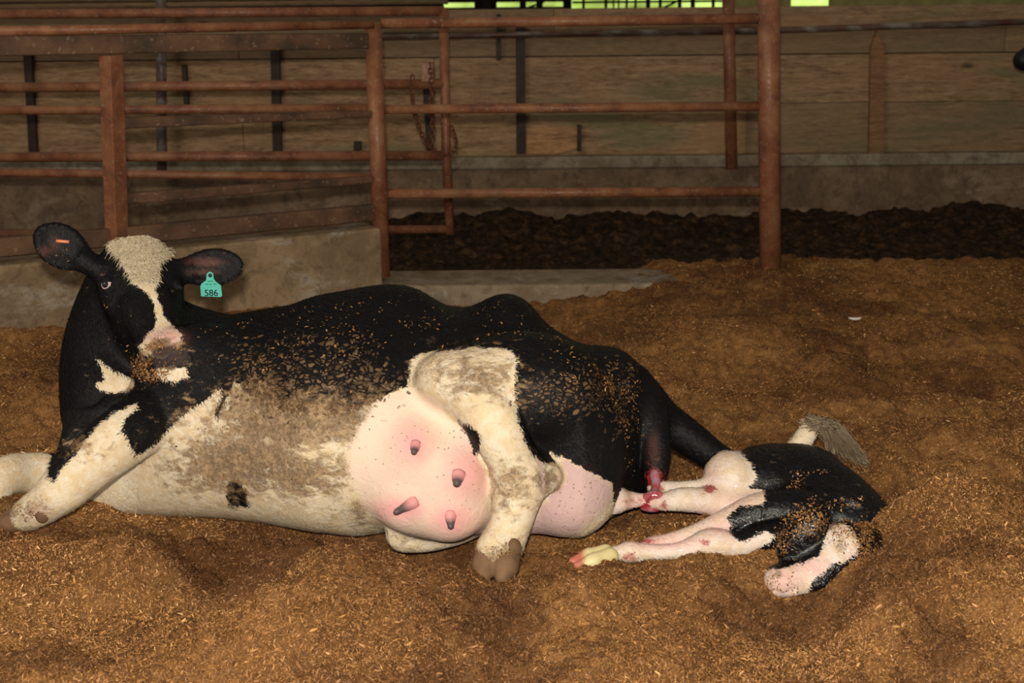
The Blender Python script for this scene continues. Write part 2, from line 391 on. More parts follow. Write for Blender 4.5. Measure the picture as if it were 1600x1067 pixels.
mb.add(p+q, [tuple(range(k)), tuple(range(2*k-1, k-1, -1))]+[(i, k+i, k+(i+1) % k, (i+1) % k) for i in range(k)])
o = mb.build('short_board', M['board'], bevel=.003); attr(o.data, 'tint', [0]*(2*k))
tag(o, 'short split tan board fixed at foot of plank wall', 'board')
# pointed stake
p = [U(1358, 242, T-.04), U(1381, 242, T-.04), U(1382, 75, T-.04), U(1371, 47, T-.04), U(1361, 75, T-.04)]
mb = MB(); k = 5; q = [v+np.array([0, .05, 0]) for v in p]
mb.add(p+q, [tuple(range(k)), tuple(range(2*k-1, k-1, -1))]+[(i, k+i, k+(i+1) % k, (i+1) % k) for i in range(k)])
o = mb.build('wooden_stake', M['stake'], bevel=.004); attr(o.data, 'tint', [.2]*(2*k)); tag(o, 'pointed grey wooden stake fixed upright on the plank wall', 'stake')
# pipes at the back wall
Yp = BW-.16
o = MB().tube([U(253, 272, Yp), U(251, -60, Yp)], .034, 16).build('pipe_post', M['grey'], smooth=True); tag(o, 'thin brown-grey pipe post standing behind the left rails', 'post')
o = MB().tube([U(1143, 263, Yp), U(1137, -60, Yp)], .040, 16).build('pipe_post', M['steel'], smooth=True); tag(o, 'reddish pipe post standing on the ledge left of main post', 'post')
pts = [U(560, 59, Yp+.08), U(900, 53, Yp+.08), U(1190, 48, Yp+.08), U(1700, 31, Yp+.08)]
o = MB().tube(pts, .021, 12).build('water_pipe', M['grey'], smooth=True); tag(o, 'long thin grey pipe running along the top of the plank wall', 'pipe')

# ------------------------------------------------------------------ pipe fences and gate
def pipe(a, b, r, parent, name='rail', mat='steel', n=16): return MB().tube([a, b], r, n).build(name, M[mat], parent, smooth=True)
def pxr(w, Y): return w*Y*1.03/FPX/2
FR = empty('pipe_fence', (U(1204, 425, POST_Y)[0], POST_Y, CURB_Z))
tag(FR, 'red pipe fence with three rails ending at thick round post', 'fence')
PC = U(1204, 432, POST_Y)
pipe(PC-np.array([0, 0, .02]), U(1200, -140, POST_Y), pxr(32, 6.9), FR, 'post', n=28)
for (ya, yb, w) in ((37, 29, 15), (171, 166, 14), (303, 299, 15)):
    pipe(U(596, ya, POST_Y), U(1190, yb, POST_Y), pxr(w, 6.9), FR)
CP = V(595, 357, -.08)
FLs = empty('pipe_fence', (CP[0], CP[1], WTOP)); tag(FLs, 'slanting red steel fence on concrete wall from corner post to square post', 'fence')
o = pipe(U(597, 432, POST_Y-.02), U(583, 36, POST_Y-.02), pxr(26, 6.6), FLs, 'post', n=24)
sp0 = V(180, 352, -.08); sp0[2] = WTOP-.02; sp1 = V(173, 86, -.08)
mbq = MB(); dq = fd*.045; nq = fn*.045
ang = math.radians(28); c, s_ = math.cos(ang), math.sin(ang)
rot = lambda v: np.array([v[0]*c-v[1]*s_, v[0]*s_+v[1]*c, v[2]])
dq, nq = rot(fd*.036), rot(fn*.036)
mbq.hexa([sp0+dq+nq, sp0-dq+nq, sp0-dq-nq, sp0+dq-nq, sp1+dq+nq, sp1-dq+nq, sp1-dq-nq, sp1+dq-nq])
mbq.build('square_post', M['steel'], FLs, bevel=.004)
pipe(V(583, 38, -.08), V(-160, 52, -.08), pxr(14, 6.2), FLs)
def beam(x0, y0, h0, x1, y1, h1, name='beam', off=-.08, w=.05):
    A = V(x0, y0, off); A2 = V(x0, y0+h0, off); B = V(x1, y1, off); B2 = V(x1, y1+h1, off); k = -fn*w
    return MB().hexa([A2, A2+k, A+k, A, B2, B2+k, B+k, B]).build(name, M['beam'], FLs, bevel=.006)
beam(577, 52, 24, -200, 58, 34, off=-.06); 
beam(587, 320, 25, -200, 391, 31, off=-.06)
beam(581, 173, 10, 188, 184, 18, 'rail', -.10, .04); beam(584, 275, 11, 192, 303, 18, 'rail', -.10, .04)
# straight panel behind
PN = empty('pipe_fence', (U(100, 300, 7.0)[0], 7.0, WTOP)); tag(PN, 'red pipe panel with two level rails behind the square post', 'fence')
pipe(U(-120, 173, 7.0), U(585, 169, 7.0), pxr(14, 7), PN); pipe(U(-120, 268, 7.0), U(585, 277, 7.0), pxr(13, 7), PN)
pipe(U(-90, 390, 7.0), U(-100, 150, 7.0), pxr(20, 7), PN, 'post')
# gate
YG = 7.75
GT = empty('pipe_gate', (U(697, 365, YG)[0], YG, U(697, 365, YG)[2])); tag(GT, 'red tubular gate hanging level behind the corner post', 'gate')
for (yy_, xr, w) in (((23, 17), 694, 14), ((138, 131), 694, 15), ((246, 243), 694, 15), ((366, 358), 700, 13)):
    pipe(U(-120, yy_[0], YG), U(xr, yy_[1], YG), pxr(w, YG), GT)
MB().tube([U(703, 365, YG), U(697, 240, YG), U(693, 12, YG)], pxr(14, YG), 16).build('gate_frame', M['steel'], GT, smooth=True)
MB().tube([U(-115, 365, YG), U(-120, 12, YG)], pxr(14, YG), 16).build('gate_frame', M['steel'], GT, smooth=True)
mb = MB(); mb.bar(U(668, 128, YG-.03), U(668, 97, YG-.03), .065, .05, (0, 1, 0)); mb.build('latch_bracket', M['steel'], GT, bevel=.004)
# chain
cp = spline([U(645, 118, YG-.07), U(643, 140, YG-.08), U(647, 170, YG-.09), U(655, 200, YG-.09), U(668, 225, YG-.09), U(685, 238, YG-.09), U(700, 241, YG-.10), U(711, 232, YG-.08), U(711, 215, YG-.05), U(705, 198, YG-.01)], 8)
cp2 = spline([U(672, 100, YG-.07), U(674, 130, YG-.09), U(674, 165, YG-.09), U(676, 200, YG-.09), U(672, 226, YG-.09)], 8)
ch = empty('chain', cp[0]); tag(ch, 'rusty chain looped over the gate latch', 'chain')
t = NT('rusty_chain', .8, .2); nz = t.noise(60, 3); M['rust'] = t.out(t.ramp(nz, [(.35, (.05, .018, .01)), (.65, (.20, .075, .035))]))
lk = None
def linkmesh():
    ring = [((.017+.0)*math.cos(a)+(.0), 0, .011*math.sin(a)) for a in np.linspace(0, 2*math.pi, 13)]
    m = MB(); m.tube(ring, .0045, 6, cap=False); me = bpy.data.meshes.new('link'); me.from_pydata(m.V, [], m.F); me.materials.append(M['rust']); return me
lme = linkmesh()
for c_ in (cp, cp2):
    seg = np.linalg.norm(np.diff(c_, axis=0), axis=1); L = np.concatenate([[0], np.cumsum(seg)]); nl = int(L[-1]/.025)
    for i in range(nl):
        s = (i+.5)*L[-1]/nl; p = np.array([np.interp(s, L, c_[:, j]) for j in range(3)]); q = np.array([np.interp(s+.01, L, c_[:, j]) for j in range(3)])
        o = bpy.data.objects.new('chain_link', lme); COL.objects.link(o); o.parent = ch
        R = Vector(q-p).to_track_quat('X', 'Z').to_matrix().to_4x4() @ Matrix.Rotation(i % 2*math.pi/2+.3, 4, 'X')
        o.matrix_local = Matrix.Translation(Vector(p-cp[0])) @ R

# ------------------------------------------------------------------ beyond the wall
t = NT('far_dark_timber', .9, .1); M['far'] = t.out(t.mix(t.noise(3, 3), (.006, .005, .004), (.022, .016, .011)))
t = NT('hedge_leaf', .5, .3); M['hedge'] = t.out(t.mix(t.noise(3, 3), (.35, .6, .06), (.75, .9, .35)))
YS = 15.0
z_lo = -.4
sr = empty('slatted_screen', (2.0, YS, z_lo)); tag(sr, 'dark slatted barn side with daylight showing through its gaps', 'screen')
def XS(px): return float(U(px, 5, YS)[0])
def ZS(py): return float(U(930, py, YS)[2])
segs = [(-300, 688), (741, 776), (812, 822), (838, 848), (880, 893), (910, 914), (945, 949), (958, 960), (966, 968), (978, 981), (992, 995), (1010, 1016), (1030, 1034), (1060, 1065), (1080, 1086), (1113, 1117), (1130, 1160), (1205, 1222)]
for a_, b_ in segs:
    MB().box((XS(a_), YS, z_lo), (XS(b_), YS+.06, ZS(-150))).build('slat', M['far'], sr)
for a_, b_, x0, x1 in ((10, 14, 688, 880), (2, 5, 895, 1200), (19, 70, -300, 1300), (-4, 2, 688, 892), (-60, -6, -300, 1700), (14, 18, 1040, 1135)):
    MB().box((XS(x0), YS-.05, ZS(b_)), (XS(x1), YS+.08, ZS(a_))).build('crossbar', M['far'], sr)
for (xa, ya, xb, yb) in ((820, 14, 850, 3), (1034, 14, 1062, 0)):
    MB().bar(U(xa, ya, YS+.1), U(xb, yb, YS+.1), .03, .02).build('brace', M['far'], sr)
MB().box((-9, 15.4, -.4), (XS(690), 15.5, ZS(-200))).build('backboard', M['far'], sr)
# distant rails at the top left
YR = 11.5
rr = empty('feed_rail', (U(400, 5, YR)[0], YR, -.4)); tag(rr, 'dim feed rails and uprights beyond the plank wall, top left', 'rail')
for (ya, yb, w) in ((13, 2, 9), (3, -8, 8)):
    MB().tube([U(-200, ya, YR), U(700, yb, YR)], pxr(w, YR), 10).build('rail', M['stakes'] if 'stakes' in M else M['wood'], rr, smooth=True)
for px in (60, 300, 430, 560, 668, 760):
    MB().bar(U(px, 60, YR+.05), U(px, -60, YR+.05), .06, .06, (0, 1, 0)).build('upright', M['far'], rr)
for o in rr.children:
    if o.data and 'tint' not in o.data.attributes: attr(o.data, 'tint', [.5]*len(o.data.vertices))
# hedge outside, lit by daylight
gx = np.linspace(-10, 14, 160); gz = np.linspace(-.4, 4.5, 60); XX, ZZ = np.meshgrid(gx, gz)
YY = 26+.5*fbm(XX*.8, ZZ*.8, None, 4, 90)
idx = np.arange(XX.size).reshape(XX.shape); Q = np.stack([idx[:-1, :-1], idx[:-1, 1:], idx[1:, 1:], idx[1:, :-1]], -1).reshape(-1, 4)
me = npmesh('hedge', np.stack([XX, YY, ZZ], -1).reshape(-1, 3), Q)
tag(link('hedge', me, M['hedge']), 'sunlit yellow green foliage glimpsed outside through the slats', 'hedge', kind='stuff')
# olive panel right of the main post with a tear of daylight
t = NT('olive_board', .8, .1); M['olive'] = t.out(t.mix(t.noise(9, 5), (.14, .14, .055), (.42, .38, .15)))
pa = empty('olive_panel', (4, 12.6, -.4)); tag(pa, 'dull olive board beyond wall, right of main post, with bright gap', 'panel')
YO = 12.6
def xo(px): return float(U(px, 5, YO)[0])
def zo(py): return float(U(1400, py, YO)[2])
MB().box((xo(1140), YO, -.4), (xo(1236), YO+.04, zo(-80))).build('sheet', M['olive'], pa)
MB().box((xo(1296), YO, -.4), (xo(1800), YO+.04, zo(-80))).build('sheet', M['olive'], pa)
MB().box((xo(1236), YO, -.4), (xo(1296), YO+.04, zo(8))).build('sheet', M['olive'], pa)

# ------------------------------------------------------------------ implicit surfaces
def smin(a, b, k):
    if k <= 0: return np.minimum(a, b)
    h = np.clip(.5+.5*(b-a)/k, 0, 1); return b*(1-h)+a*h-k*h*(1-h)
class SDF:
    def __init__(s, lo, hi, h):
        s.lo = np.array(lo, float); s.h = h; s.n = np.ceil((np.array(hi)-s.lo)/h).astype(int)+1
        s.F = np.full(s.n, .2, dtype=np.float32)
    def sub(s, lo, hi, m):
        a = np.clip(np.floor((np.array(lo)-m-s.lo)/s.h).astype(int), 0, s.n); b = np.clip(np.ceil((np.array(hi)+m-s.lo)/s.h).astype(int)+1, 0, s.n)
        sl = tuple(slice(a[i], b[i]) for i in range(3))
        ax = [(s.lo[i]+s.h*np.arange(a[i], b[i])).astype(np.float32) for i in range(3)]
        return sl, ax[0][:, None, None], ax[1][None, :, None], ax[2][None, None, :]
    def comb(s, sl, d, k, cut):
        if cut: s.F[sl] = -smin(-s.F[sl], d, k)
        else: s.F[sl] = smin(s.F[sl], d, k)
    def cap(s, a, b, ra, rb, k=.03, cut=False):
        a = np.array(a, float); b = np.array(b, float); r = max(ra, rb)
        sl, X, Y, Z = s.sub(np.minimum(a, b)-r, np.maximum(a, b)+r, k+2*s.h)
        ba = b-a; L = float(ba@ba)+1e-9
        t = np.clip(((X-a[0])*ba[0]+(Y-a[1])*ba[1]+(Z-a[2])*ba[2])/L, 0, 1)
        d = np.sqrt((X-a[0]-t*ba[0])**2+(Y-a[1]-t*ba[1])**2+(Z-a[2]-t*ba[2])**2)-(ra+(rb-ra)*t)
        s.comb(sl, d, k, cut)
    def chain(s, P, R, k=.03, n=4):
        Q = spline([list(p)+[r] for p, r in zip(P, R)], n)
        for i in range(len(Q)-1):
            s.cap(Q[i][:3], Q[i+1][:3], Q[i][3], Q[i+1][3], k if i == 0 else min(k, .012))
    def ell(s, c, r, axes=None, k=.04, cut=False):
        c = np.array(c, float); r = np.array(r, float); A = np.eye(3) if axes is None else np.array(axes, float)
        ext = np.sqrt(((A*r[:, None])**2).sum(0))
        sl, X, Y, Z = s.sub(c-ext, c+ext, k+2*s.h); X = X-c[0]; Y = Y-c[1]; Z = Z-c[2]
        u = [A[i][0]*X+A[i][1]*Y+A[i][2]*Z for i in range(3)]
        k0 = np.sqrt((u[0]/r[0])**2+(u[1]/r[1])**2+(u[2]/r[2])**2)
        k1 = np.sqrt((u[0]/r[0]**2)**2+(u[1]/r[1]**2)**2+(u[2]/r[2]**2)**2)+1e-6
        s.comb(sl, k0*(k0-1)/k1, k, cut)
    def loft(s, st, k=.05, p=2.25):
        """st rows: x, cy, cz, ry, rz along X"""
        st = np.array(sorted([list(map(float, r)) for r in st]))
        lo = (st[0, 0], (st[:, 1]-st[:, 3]).min(), (st[:, 2]-st[:, 4]).min()); hi = (st[-1, 0], (st[:, 1]+st[:, 3]).max(), (st[:, 2]+st[:, 4]).max())
        sl, X, Y, Z = s.sub(lo, hi, k+.02)
        xs = X[:, 0, 0]; c = [np.interp(xs, st[:, 0], st[:, j]).astype(np.float32)[:, None, None] for j in range(1, 5)]
        q = (np.abs((Y-c[0])/c[2])**p+np.abs((Z-c[1])/c[3])**p)**(1/p)
        d = (q-1)*np.minimum(c[2], c[3]); d = np.maximum(d, np.maximum(st[0, 0]-X, X-st[-1, 0]))
        s.comb(sl, d, k, False)
    def mesh(s, smooth=2):
        F = s.F; S = F < 0; nx, ny, nz = F.shape
        c = np.zeros((nx-1, ny-1, nz-1), np.uint8)
        for a in (0, 1):
            for b in (0, 1):
                for d in (0, 1): c += S[a:nx-1+a, b:ny-1+b, d:nz-1+d]
        I = np.argwhere((c > 0) & (c < 8)); ids = np.full(c.shape, -1, np.int32); ids[tuple(I.T)] = np.arange(len(I))
        acc = np.zeros((len(I), 3)); cnt = np.zeros(len(I))
        cs = [(a, b, d) for a in (0, 1) for b in (0, 1) for d in (0, 1)]
        for i, p in enumerate(cs):
            for q in cs[i+1:]:
                if sum(abs(p[j]-q[j]) for j in range(3)) != 1: continue
                f0 = F[I[:, 0]+p[0], I[:, 1]+p[1], I[:, 2]+p[2]].astype(float); f1 = F[I[:, 0]+q[0], I[:, 1]+q[1], I[:, 2]+q[2]].astype(float)
                m = (f0 < 0) != (f1 < 0); t = np.where(m, f0/np.where(m, f0-f1, 1), 0)
                P = np.array(p)[None]+t[:, None]*(np.array(q)-np.array(p))[None]; acc += P*m[:, None]; cnt += m
        Vv = s.lo+s.h*(I+acc/cnt[:, None]); Q = []
        for ax in range(3):
            A = [slice(None)]*3; B = [slice(None)]*3; A[ax] = slice(0, -1); B[ax] = slice(1, None)
            m = S[tuple(A)] != S[tuple(B)]; E = np.argwhere(m); u, v = (ax+1) % 3, (ax+2) % 3
            ok = (E[:, u] > 0) & (E[:, v] > 0) & (E[:, u] < F.shape[u]-1) & (E[:, v] < F.shape[v]-1); E = E[ok]
            flip = S[tuple(E.T)]
            def g(du, dv):
                e = E.copy(); e[:, u] -= du; e[:, v] -= dv; return ids[tuple(e.T)]
            q = np.stack([g(1, 1), g(0, 1), g(0, 0), g(1, 0)], -1); q[~flip] = q[~flip][:, ::-1]; Q.append(q)
        Q = np.concatenate(Q); Q = Q[(Q >= 0).all(1)]
        for _ in range(smooth):                            # light Laplacian smoothing
            sm = np.zeros_like(Vv); ct = np.zeros(len(Vv))
            for i in range(4):
                a, b = Q[:, i], Q[:, (i+1) % 4]
                for j in range(3): sm[:, j] += np.bincount(a, Vv[b, j], len(Vv))+np.bincount(b, Vv[a, j], len(Vv))
                ct += np.bincount(a, minlength=len(Vv))+np.bincount(b, minlength=len(Vv))
            Vv = Vv*.4+.6*sm/np.maximum(ct, 1)[:, None]
        return Vv, Q
def normals(Vv, Q):
    n = np.cross(Vv[Q[:, 2]]-Vv[Q[:, 0]], Vv[Q[:, 3]]-Vv[Q[:, 1]]); N = np.zeros_like(Vv)
    for i in range(4):
        for j in range(3): N[:, j] += np.bincount(Q[:, i], n[:, j], len(Vv))
    return N/(np.linalg.norm(N, axis=1)[:, None]+1e-9)
def polysd(px, py, poly):                                  # signed distance in px, positive inside
    P = np.array(poly, float); d = np.full(px.shape, 1e9); ins = np.zeros(px.shape, bool)
    for i in range(len(P)):
        a, b = P[i], P[(i+1) % len(P)]; e = b-a; t = np.clip(((px-a[0])*e[0]+(py-a[1])*e[1])/(e@e+1e-9), 0, 1)
        d = np.minimum(d, (px-a[0]-t*e[0])**2+(py-a[1]-t*e[1])**2)
        cr = ((a[1] > py) != (b[1] > py)) & (px < (b[0]-a[0])*(py-a[1])/(b[1]-a[1]+1e-12)+a[0]); ins ^= cr
    d = np.sqrt(d); return np.where(ins, d, -d)
def region(px, py, polys, scale=25.):
    r = np.full(px.shape, -1e9)
    for p in polys: r = np.maximum(r, polysd(px, py, p))
    return np.clip(r/scale, -1, 1)
def blobs(px, py, L):                                      # soft spots: x, y, rx, ry, amount
    r = np.zeros(px.shape)
    for x, y, rx, ry, a in L: r = np.maximum(r, a*np.exp(-((px-x)/rx)**2-((py-y)/ry)**2))
    return r
class Surf:
    def __init__(s, Vv, Q): s.V = Vv; s.Q = Q; s.N = normals(Vv, Q); s.px, s.py = proj(Vv); s.face = ((CAM-Vv)*s.N).sum(1) > 0
    def at(s, px, py, r=9):
        d = (s.px-px)**2+(s.py-py)**2; m = (d < r*r) & s.face
        if not m.any(): m = d < d[s.face].min()+30
        i = np.argwhere(m)[:, 0]; j = i[np.argmin(s.V[i, 1]+d[i]*.0002)]; return s.V[j].copy(), s.N[j].copy()
    def scatter(s, poly_density, size, seed=1, bright=(2.0, 1.6), dark_amt=0):
        r = np.random.default_rng(seed); sel = []
        for poly, dens in poly_density:
            sd = polysd(s.px, s.py, poly); c = fbm(s.V[:, 0]*14, s.V[:, 1]*14, s.V[:, 2]*14, 2, seed)
            pr = dens*np.clip(sd/12, 0, 1)*np.clip(.55+1.6*c, .03, 2)
            for _ in range(int(math.ceil(dens*1.5))):
                sel.append(np.argwhere((r.random(len(s.V)) < pr/math.ceil(dens*1.5)) & s.face)[:, 0])
        i = np.concatenate(sel); P = s.V[i]+s.N[i]*.0035+r.normal(size=(len(i), 3))*.0035
        return flakes(P, s.N[i], size*(.5+r.random(len(i))), r.beta(*bright, len(i)), np.full(len(i), dark_amt), .45, .45)

# ------------------------------------------------------------------ THE COW
print('building cow'); HV = .007
def body_station(px, yt, yb, ry, zb=-.03):
    """section at pixel column px whose silhouette runs from yt (top) to yb (bottom)"""
    a = ray(px, yt); b = ray(px, yb); t = -a[2]/a[1]; tb = -b[2]/b[1]
    lo, hi = .02, .7
    for _ in range(40):
        rz = (lo+hi)/2; St = math.sqrt(t*t*ry*ry+rz*rz); Sb = math.sqrt(tb*tb*ry*ry+rz*rz)
        Yc = (St+Sb)/(tb-t); zc = 1.55-t*Yc-St
        if zc-rz > zb: lo = rz
        else: hi = rz
    m = ray(px, (yt+yb)/2); return (m[0]/m[1]*Yc, Yc, zc, ry, rz)
ST = [(138, 755, 792, .07), (165, 700, 797, .13), (205, 640, 800, .20), (250, 570, 802, .27), (300, 512, 803, .31), (360, 494, 805, .34), (420, 484, 812, .36),
      (500, 473, 826, .38), (560, 470, 826, .38), (640, 476, 815, .37), (720, 484, 810, .36), (800, 490, 800, .35), (850, 506, 800, .34), (900, 536, 822, .33), (945, 556, 808, .28), (980, 576, 795, .22), (1006, 606, 782, .16), (1025, 660, 772, .08)]
stn = [body_station(*s) for s in ST]
for s, q in zip(ST, stn): print(s[0], [round(c, 2) for c in q])
B = SDF((-2.2, 3.2, -.1), (1.35, 4.75, .95), HV)
B.loft(stn, .05)
def YC(px): return float(np.interp(px, [s[0] for s in ST], [q[1] for q in stn]))
# hips, pin bones, spine
B.ell(U(622, 497, YC(622)+.08), (.10, .12, .085), k=.09); B.ell(U(792, 506, YC(792)+.02), (.085, .13, .085), k=.08)
B.ell(U(560, 500, YC(560)+.08), (.14, .1, .06), k=.1)
B.ell(U(955, 600, YC(955)-.02), (.09, .14, .10), k=.08)
# shoulder mass and ribs
B.ell(U(300, 600, YC(300)-.16), (.17, .10, .17), k=.10)
B.ell(U(255, 655, YC(255)-.10), (.13, .12, .11), k=.08)
# udder
for c_, r_ in (((655, 722, 3.70), (.205, .20, .19)), ((700, 760, 3.66), (.16, .185, .135)), ((625, 650, 3.76), (.10, .15, .10)), ((566, 740, 3.83), (.13, .17, .15)), ((884, 764, 3.72), (.138, .17, .128)), ((790, 770, 3.74), (.12, .14, .12))):
    B.ell(U(*c_), r_, k=.075)
for c_ in ((648, 700, 3.555), (718, 745, 3.525), (634, 790, 3.55), (704, 808, 3.53)): B.ell(U(*c_), (.045, .045, .045), k=.07)
# near thigh, stifle, hind leg
B.ell(U(820, 610, 3.70), (.21, .17, .16), k=.12)
B.ell(U(738, 590, 3.64), (.15, .13, .085), k=.05)
B.ell(U(900, 690, 3.74), (.14, .14, .12), k=.09)
B.chain([U(732, 606, 3.62), U(765, 650, 3.54), U(795, 705, 3.53), U(818, 748, 3.55)], [.072, .070, .064, .060], .025)
B.ell(U(853, 745, 3.55), (.042, .042, .040), k=.035); B.cap(U(850, 745, 3.55), U(826, 690, 3.60), .024, .02, .03)               # point of hock
B.chain([U(812, 752, 3.53), U(803, 800, 3.49), U(790, 840, 3.46), U(778, 862, 3.43)], [.072, .054, .050, .058], .03)
# lower hind leg under the udder
B.chain([U(720, 815, 3.72), U(670, 826, 3.66), U(632, 832, 3.62)], [.06, .06, .052], .03)
# tail
B.chain([U(985, 615, 4.05), U(1030, 652, 4.02), U(1075, 683, 4.0), U(1125, 718, 3.98), U(1180, 742, 3.98), U(1225, 722, 4.02), U(1252, 690, 4.05), U(1268, 665, 4.05)], [.085, .058, .050, .040, .030, .027, .026, .020], .05)
# vulva fold
B.chain([U(1008, 640, 3.95), U(1022, 700, 3.88), U(1022, 745, 3.83)], [.06, .045, .03], .05)
# forelegs
B.chain([U(235, 650, 3.80), U(190, 684, 3.70), U(148, 718, 3.65), U(112, 750, 3.63), U(82, 778, 3.62)], [.085, .080, .070, .064, .050], .025)
B.chain([U(82, 778, 3.62), U(60, 794, 3.63), U(40, 806, 3.65)], [.050, .046, .040], .02)
B.chain([U(200, 700, 4.15), U(110, 735, 4.12), U(45, 738, 4.08), U(5, 745, 4.0), U(-25, 790, 3.92), U(-60, 830, 3.86)], [.08, .058, .056, .052, .042, .04], .03)
# neck, dewlap
B.chain([U(190, 440, 4.28), U(182, 505, 4.22), U(180, 570, 4.15), U(192, 650, 4.08), U(250, 700, 4.05)], [.10, .135, .158, .17, .2], .05)
B.chain([U(230, 520, 4.2), U(290, 560, 4.15), U(360, 600, 4.1)], [.13, .16, .2], .08)
B.chain([U(165, 620, 4.02), U(132, 690, 3.93), U(100, 733, 3.88)], [.10, .065, .032], .06)
for x0, y0, x1, y1, r in ((128, 648, 172, 622, .012), (125, 665, 190, 622, .015), (120, 690, 190, 645, .014), (110, 715, 165, 670, .012)):
    B.chain([U(x0, y0, 3.90), U((x0+x1)/2+6, (y0+y1)/2+6, 3.89), U(x1, y1, 3.92)], [r, r*1.2, r], .02)
# head
P0 = U(203, 386, 4.14); P1 = U(257, 557, 3.84); el = P1-P0; HL = np.linalg.norm(el); el /= HL
es = np.array([math.cos(.20), math.sin(.20), 0.02]); es -= el*(es@el); es /= np.linalg.norm(es)
eu = np.cross(es, el);  eu = eu if eu[1] < 0 else -eu
hs = HL/.42; AX = np.array([es, el, eu]); print('head length', HL, 'eu', eu)
def HD(s, l, u): return P0+(es*s+el*l+eu*u)*hs
B.ell(HD(0, .05, -.085), (.117, .105, .095), AX, .04)
B.ell(HD(0, -.015, -.055), (.085, .05, .05), AX, .05)
B.cap(HD(0, .10, -.075), HD(0, .34, -.055), .090, .056, .05)
for s in (-1, 1):
    B.ell(HD(.088*s, .125, -.055), (.030, .055, .034), AX, .035)
    B.ell(HD(.060*s, .19, -.115), (.040, .10, .075), AX, .05)
    B.cap(HD(.045*s, .20, -.03), HD(.030*s, .36, -.03), .028, .022, .03)
B.cap(HD(0, .15, -.175), HD(0, .38, -.115), .070, .046, .05)
B.ell(HD(0, .385, -.062), (.068, .055, .055), AX, .04); B.ell(HD(0, .425, -.05), (.058, .026, .040), AX, .03)
B.ell(HD(0, .405, -.125), (.048, .040, .026), AX, .02)
for s in (-1, 1):
    B.ell(HD(.040*s, .418, -.008), (.013, .019, .016), AX, .006, cut=True)
B.ell(U(96, 766, 3.60), (.05, .045, .05), k=.03)
B.cap(HD(-.06, .425, -.098), HD(.06, .425, -.098), .006, .006, .01, cut=True)
# ears
def ear(base, tip, Yb, Yt, wid):
    b = U(*base, Yb); t_ = U(*tip, Yt); L = t_-b; n = np.linalg.norm(L); L = L/n; v = (CAM-(b+t_)/2); v /= np.linalg.norm(v)
    B.cap(b, t_-L*.012, .02, .013, .02)
    v = v-L*(v@L); v /= np.linalg.norm(v); w = np.cross(L, v); A = [L, w, v]; c = (b+t_)/2
    B.cap(b-L*.03, b+L*n*.3, .034, .026, .03)
    B.ell(c+L*.01, (n*.50, wid, .021), A, .025)
    B.ell(c+L*.02+v*.017, (n*.40, wid*.78, .015), A, .008, cut=True)
    for q in (-.4, .1, .55): B.cap(c-L*n*.22+w*wid*q*.7+v*.0, c+L*n*.24+w*wid*q+v*.002, .004, .002, .008)
    return c, L, w, v
EL = ear((140, 412), (60, 362), 4.10, 4.06, .066); ER = ear((276, 424), (374, 412), 4.16, 4.20, .058)
print('meshing cow')
CV, CQ = B.mesh(2); print('cow verts', len(CV)); CS = Surf(CV, CQ); FLIP = False
px, py = CS.px, CS.py
WH = [
 [(345, 603), (325, 622), (281, 650), (245, 690), (213, 713), (205, 695), (192, 675), (197, 655), (214, 640), (211, 630), (180, 643), (150, 670), (121, 707), (100, 730), (86, 752), (76, 745), (80, 712), (60, 700), (-260, 660), (-260, 960), (720, 960), (830, 960), (860, 850), (940, 830), (960, 800), (956, 755), (925, 738), (880, 715), (858, 706), (862, 712), (874, 733), (866, 724), (848, 722), (830, 708), (820, 690), (808, 655), (803, 600), (806, 552), (770, 541), (720, 546), (655, 553), (640, 562), (637, 600), (590, 625), (520, 650), (440, 640), (400, 622), (366, 597), (352, 625), (338, 655), (334, 640), (345, 622)],
 [(147, 556), (160, 566), (178, 580), (205, 590), (211, 602), (195, 613), (165, 612), (150, 605), (150, 598), (162, 595), (160, 580)],
 [(157, 359), (151, 373), (169, 387), (186, 404), (197, 427), (211, 446), (228, 455), (239, 474), (245, 497), (239, 514), (225, 528), (216, 539), (225, 552), (255, 560), (285, 540), (283, 522), (272, 510), (259, 497), (253, 483), (247, 466), (243, 452), (249, 435), (250, 412), (265, 403), (260, 376), (248, 356), (238, 344), (220, 345), (195, 356), (180, 360)],
 [(243, 577), (262, 572), (290, 574), (294, 590), (268, 596), (244, 590)],
 [(1236, 712), (1232, 690), (1256, 655), (1290, 640), (1300, 700), (1260, 712)]]
BK = [[(716, 657), (735, 664), (748, 676), (748, 706), (742, 712), (734, 690)], [(355, 752), (372, 748), (386, 770), (386, 790), (356, 792), (352, 775)]]
white = region(px, py, WH); white = np.minimum(white, -region(px, py, BK))
me = npmesh('cow_body', CV, CQ); attr(me, 'white', white)
attr(me, 'dirt', np.clip(blobs(px, py, [(480, 655, 130, 38, 1.35), (400, 625, 60, 40, 1.0), (430, 660, 110, 55, 1), (380, 720, 130, 60, 1), (470, 740, 110, 45, .85), (300, 740, 70, 50, .6), (560, 650, 60, 60, .8), (740, 590, 80, 45, .75), (800, 760, 50, 60, .6), (852, 748, 24, 24, .95), (800, 880, 60, 40, .9), (560, 800, 60, 40, .5), (290, 640, 40, 30, .5), (130, 700, 50, 25, .5), (650, 830, 60, 30, .7), (260, 545, 35, 22, .9), (40, 800, 50, 25, .6)]), 0, 1))
attr(me, 'mud', np.clip(blobs(px, py, [(480, 595, 120, 52, 1.15), (570, 595, 60, 42, 1.0), (880, 615, 70, 36, 1.1), (400, 560, 60, 40, .7), (940, 600, 45, 40, .9), (500, 540, 80, 25, .6), (965, 640, 20, 60, .6)]), 0, 1))
